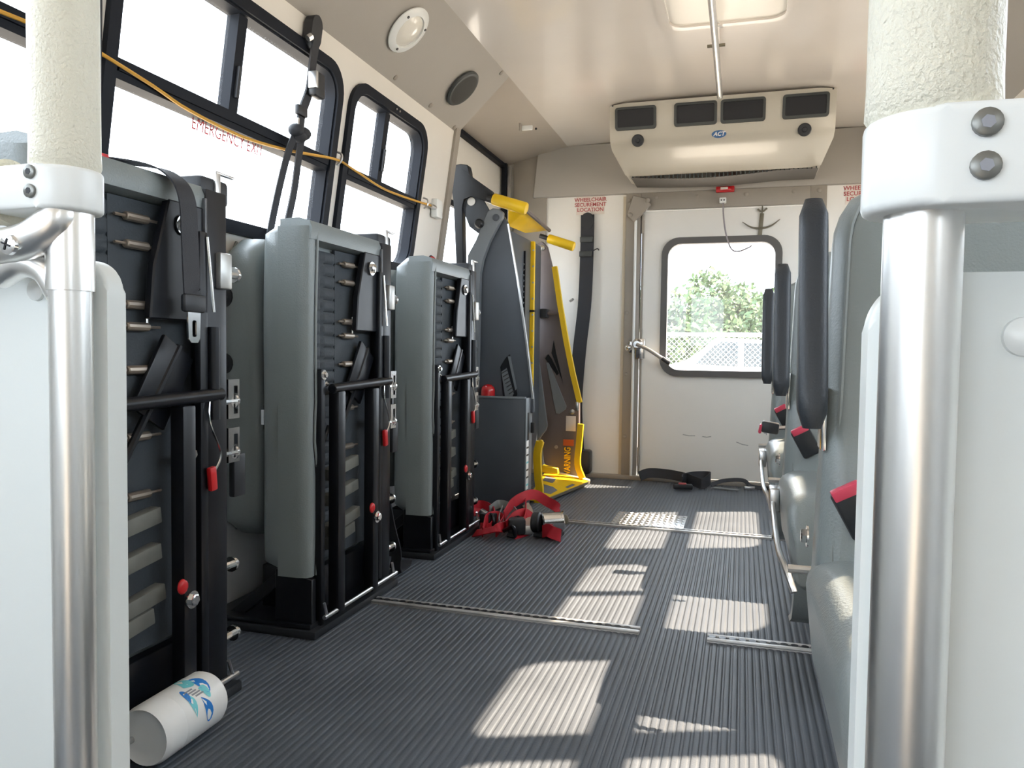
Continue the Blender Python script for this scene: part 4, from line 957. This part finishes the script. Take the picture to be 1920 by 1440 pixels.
p0, d = grip((1028, 447), (1077, 463), YFAR-.10, YFAR-.10, .025); MB().cyl(p0-d*.05, p0, .013, 12).build('grip_tube', BLKP, t)
fp = [at(953, 396, y=3.62), at(988, 394, y=3.62), at(1030, 432, y=4.10), at(985, 437, y=4.12), at(953, 424, y=3.70)]
MB().prism(fp, (0, .0, .010), .001).build('yellow_flap', YEL, t)
MB().cyl(at(986, 394, y=3.61), at(1030, 432, y=4.09), .010, 8).build('flap_edge', LIFTB, t)
rebase(t, (-1.05, 3.6, 0))
t = thing('red_reflector', 'small red round lamp on the wall just above the seat nearest the lift', 'lamp')
q = at(824, 489, x=-1.30); MB().lathe([(.022, 0), (.022, .012), (.014, .022), (.001, .025)], (xw(q.z), q.y, q.z), (1, 0, 0), 18).build('lens', REDL, t); MB().lathe([(.026, 0), (.026, .006)], (xw(q.z), q.y, q.z), (1, 0, 0), 18).build('base', BLKP, t); rebase(t, (xw(q.z), q.y, q.z))

# ------------------------------------------------------------------ straps on the floor
t = thing('tie_down_strap', 'tangled red tie-down straps with grey hooks on the floor by the lift', 'strap')
S = lambda px, py, z=.0: at(px, py, z=z)
rb = lambda pts, wd=(0, .3, 1), wth=.045, m=RWEB, nm='red_webbing': MB().ribbon(bez(pts, 6), wth, .004, wd).build(nm, m, t)
rb([S(880, 985, .02), S(888, 955, .05), S(905, 948, .06), S(925, 962, .05), S(920, 990, .02), S(900, 990, .02)])
rb([S(905, 998, .02), S(912, 975, .05), S(930, 968, .055), S(942, 978, .04), S(930, 998, .02)])
rb([S(945, 968, .06), S(960, 945, .09), S(985, 930, .11), S(1005, 928, .10), S(1025, 940, .07), S(1042, 950, .05), S(1046, 962, .02)])
rb([S(985, 942, .08), S(985, 970, .05), S(978, 985, .03), S(965, 990, .02)])
rb([S(960, 1004, .012), S(975, 1000, .012), S(990, 995, .015)], (0, 1, .3))
rb([S(918, 956, .065), S(935, 945, .075), S(955, 950, .07), S(968, 965, .05)], (0, .5, 1), .035, GWEB, 'grey_webbing')
rb([S(940, 990, .03), S(935, 975, .05), S(942, 952, .075)], (0, .5, 1), .022, GWEB, 'grey_webbing')
rb([S(985, 945, .08), S(993, 960, .05), S(990, 985, .03)], (1, .5, .2), .03, mat('tan_web', c8(172, 164, 148), .6), 'tan_webbing')
rb([S(872, 975, .03), S(885, 960, .05), S(902, 962, .045), S(915, 972, .03)], (0, 1, .9), .04)
rb([S(890, 1000, .01), S(910, 996, .03), S(935, 990, .045), S(955, 985, .03)], (0, 1, .5), .04)
rb([S(950, 985, .05), S(965, 968, .07), S(985, 962, .06), S(1000, 975, .03)], (0, .6, 1), .04)
for a, b, zz in (((905, 968), (925, 985), .045), ((958, 975), (975, 990), .05), ((945, 995), (965, 1005), .03)):
    p, q = S(*a, zz), S(*b, zz*.6); MB().tube(bez([p, p.lerp(q, .5)+V((.02, -.02, .03)), q, q+V((-.03, 0, .0))]), .009, 8).build('steel_hook', BLKS, t)
q = S(968, 985, .045); MB().box(q.x-.035, q.x+.035, q.y-.03, q.y+.03, .012, .075, .008, 2, R3('Z', 25)).build('buckle_frame', BLKP, t)
q = S(915, 975, .04); MB().box(q.x-.03, q.x+.03, q.y-.025, q.y+.03, .015, .07, .008, 2, R3('Z', -20)).build('buckle_frame', BLKP, t)
q = S(985, 1000, .012); MB().box(q.x-.045, q.x+.03, q.y-.012, q.y+.012, .008, .045, .004, 2, R3('Z', 15)).build('metal_clip', ALU, t)
MB().box(S(945, 965).x-.02, S(945, 965).x+.025, 3.02, 3.05, .05, .075, .004, 2, R3('Y', 30)).build('metal_clip', ALU, t)
rebase(t, S(940, 995))
t = thing('strap_retractor', 'chrome roller strap retractor with red webbing next to the strap tangle', 'retractor')
a, b = S(1014, 980, .055), S(1054, 978, .055)
MB().cyl(a, b, .040, 28, .004).build('drum', CHR, t)
MB().cyl(a-V((.035, 0, 0)), a, .042, 20, .006).build('spring_housing', BLKP, t); MB().cyl(b, b+V((.006, 0, 0)), .043, 24).build('side_plate', CHR, t)
MB().box(a.x-.02, b.x+.012, a.y-.045, a.y+.045, .004, .02, .004).build('mount_plate', BLKP, t)
MB().ribbon(bez([V((a.x+.02, a.y-.045, .03)), V((a.x+.05, a.y-.075, .045)), V((b.x-.01, a.y-.085, .04)), V((b.x+.02, a.y-.08, .03)), V((b.x+.015, a.y-.05, .02))]), .048, .006, (0, .25, 1)).build('red_webbing', RWEB, t)
MB().lathe([(.018, 0), (.024, .006), (.024, .016), (.018, .02)], (b.x-.004, a.y+.09, .055), (0, -1, .2), 18).build('brass_ring', HOOK, t)
rebase(t, (a.x+.03, a.y, 0))
t = thing('floor_belt', 'loose black belt coiled on the floor against the rear door', 'seat belt')
MB().ribbon(bez([(-.55, 4.43, .035), (-.50, 4.46, .052), (-.40, 4.46, .052), (-.30, 4.42, .045), (-.235, 4.36, .035), (-.19, 4.33, .03), (-.155, 4.38, .055), (-.17, 4.45, .055), (-.25, 4.44, .050), (-.30, 4.38, .042), (-.30, 4.30, .04)], 6), .055, .005, (0, .25, 1)).build('webbing', BWEB, t)
MB().box(-.345, -.24, 4.235, 4.275, .006, .035, .008, 2, R3('Z', 8)).build('buckle', BLKP, t); MB().box(-.315, -.275, 4.24, 4.27, .032, .040, .002, 2, R3('Z', 8)).build('release_button', STXT, t)
MB().ribbon(bez([(-.15, 4.37, .02), (-.08, 4.42, .04), (.02, 4.44, .045), (.06, 4.42, .02), (.12, 4.42, .012), (.25, 4.44, .010), (.36, 4.44, .010)], 6), .022, .004, (0, .6, .8)).build('thin_webbing', BWEB, t)
MB().ribbon(bez([(-.13, 4.36, .008), (-.06, 4.34, .008), (.0, 4.32, .008)]), .022, .004, (0, 1, .1)).build('thin_webbing', GWEB, t)
MB().box(.03, .085, 4.39, 4.41, .004, .020, .003).build('belt_clip', ALU, t); MB().box(.13, .20, 4.405, 4.43, .004, .024, .004).build('belt_clip', BLKS, t)
rebase(t, (-.2, 4.4, 0))
t = thing('wall_mark', 'red smear of paint on the right cove near the padded pole', 'mark')
q = at(1876, 105, x=.80)
mb = MB(); c0, n0 = cove_pt(q.y, .5); 
f = lambda y, s: V((2*CX-(XC+(xw(ZW)-XC)*s), y, ZC+(ZW-ZC)*s)) + V((-.008, 0, -.010))
yy = 1.62; mb.prism([f(yy+a, .42+b) for a, b in ((-.03, .06), (-.01, -.02), (.02, -.08), (.05, -.06), (.03, .03), (.0, .09))], (.001, 0, .001)); mb.build('smear', RWEB, t); rebase(t, f(yy, .42))
# ------------------------------------------------------------------ outside
def gnd():
    mb = MB(); mb.grid(lambda u, v: (-60+120*u, -40+110*v, -.80), 8, 8); return mb.build('ground', GRAV)
struct(gnd(), 'pale gravel yard')
def tree(loc, h, r, seed, lab):
    rnd = random.Random(seed); t = thing('tree', lab, 'tree', loc, 'trees beyond the fence')
    MB().tube(bez([(0, 0, 0), (.05, .02, h*.3), (-.04, .03, h*.6)]), .14, 8, scale=[1-.03*k for k in range(17)]).build('trunk', BARK, t)
    mb = MB(); cl = [(V((rnd.uniform(-r, r)*.7, rnd.uniform(-r, r)*.7, h*rnd.uniform(.35, .85))), r*rnd.uniform(.35, .6)) for _ in range(14)]
    for _ in range(5200):
        c, rr = rnd.choice(cl); d = V((rnd.gauss(0, 1), rnd.gauss(0, 1), rnd.gauss(0, 1))).normalized()*rr*rnd.uniform(.6, 1.05)
        p = c+d; a = V((rnd.gauss(0, 1), rnd.gauss(0, 1), rnd.gauss(0, 1))).normalized(); b = a.orthogonal().normalized(); s = rnd.uniform(.05, .10)
        mb.bm.faces.new([mb.bm.verts.new(p+q) for q in (a*s, b*s*.6, -a*s, -b*s*.6)])
    me = bpy.data.meshes.new('foliage'); mb.bm.to_mesh(me); mb.bm.free(); me.materials.append(LEAF); o = link('foliage', me, t); o['kind'] = 'stuff'
tree((-1.55, 17.0, -.8), 3.05, 1.1, 1, 'broad green tree left of centre beyond the fence'); tree((.75, 17.3, -.8), 3.15, 1.15, 2, 'green tree right of centre beyond the fence')
tree((-.45, 21.0, -.8), 3.75, 1.3, 3, 'taller green tree standing behind the two nearer ones')
fe = thing('chain_link_fence', 'grey chain link fence between the bus and the parked truck', 'fence', (0, 8.6, -.8))
FX0, FX1, FH = -3.2, 3.2, 1.75
for k in range(5): MB().cyl((FX0+1.6*k+.25, 0, 0), (FX0+1.6*k+.25, 0, FH+.04), .03, 10).build('post', GALV, fe)
MB().cyl((FX0, 0, FH), (FX1, 0, FH), .022, 8).build('top_rail', GALV, fe)
mb = MB(); st = .055
def wire(a, b):
    d = (V(b)-V(a)).normalized(); n = V((0, 1, 0)).cross(d)*.002
    mb.bm.faces.new([mb.bm.verts.new(V(p)) for p in (V(a)+n, V(b)+n, V(b)-n, V(a)-n)]); m = V((0, .004, 0)); mb.bm.faces.new([mb.bm.verts.new(V(p)) for p in (V(a)+m, V(b)+m, V(b), V(a))])
for k in range(int((FX1-FX0+FH)/st)):
    x = FX0-FH+k*st
    if x > FX0: wire((x, 0, 0), (min(x+FH, FX1), 0, min(FH, FX1-x)))
    if x+FH < FX1: wire((x+FH, 0, 0), (max(x, FX0), 0, min(FH, x+FH-FX0)))
me = bpy.data.meshes.new('mesh_wires'); mb.bm.to_mesh(me); mb.bm.free(); me.materials.append(GALV); o = link('mesh_wires', me, fe); o['kind'] = 'stuff'
tk = thing('pickup_truck', 'white pickup truck parked beyond the chain link fence', 'truck', (-.1, 10.6, -.8))
MB().prism([(-1.35, 0, .45), (1.6, 0, .45), (1.6, 0, 1.25), (1.0, 0, 1.36), (.55, 0, 1.72), (-.25, 0, 1.76), (-.62, 0, 1.38), (-1.35, 0, 1.30)], (0, 1.7, 0), .06, 3).build('body', TRK, tk, 40)
MB().prism([(.92, -.01, 1.37), (.52, -.01, 1.68), (.12, -.01, 1.70), (.12, -.01, 1.37)], (0, .02, 0), .01).build('side_window', TGL, tk); MB().prism([(.05, -.01, 1.37), (.05, -.01, 1.70), (-.22, -.01, 1.71), (-.50, -.01, 1.40)], (0, .02, 0), .01).build('side_window', TGL, tk)
MB().box(.98, 1.08, -.14, -.02, 1.34, 1.48, .02).build('mirror', TRK, tk)
for x in (-.85, 1.1):
    wh = MB().lathe([(.20, -.01), (.34, 0), (.36, .03), (.36, .2), (.3, .22)], (x, -.02, .36), (0, 1, 0), 24).build('wheel', TYRE, tk); MB().lathe([(.2, -.015), (.19, .0)], (x, -.02, .36), (0, 1, 0), 20).build('hub', ALU, wh)
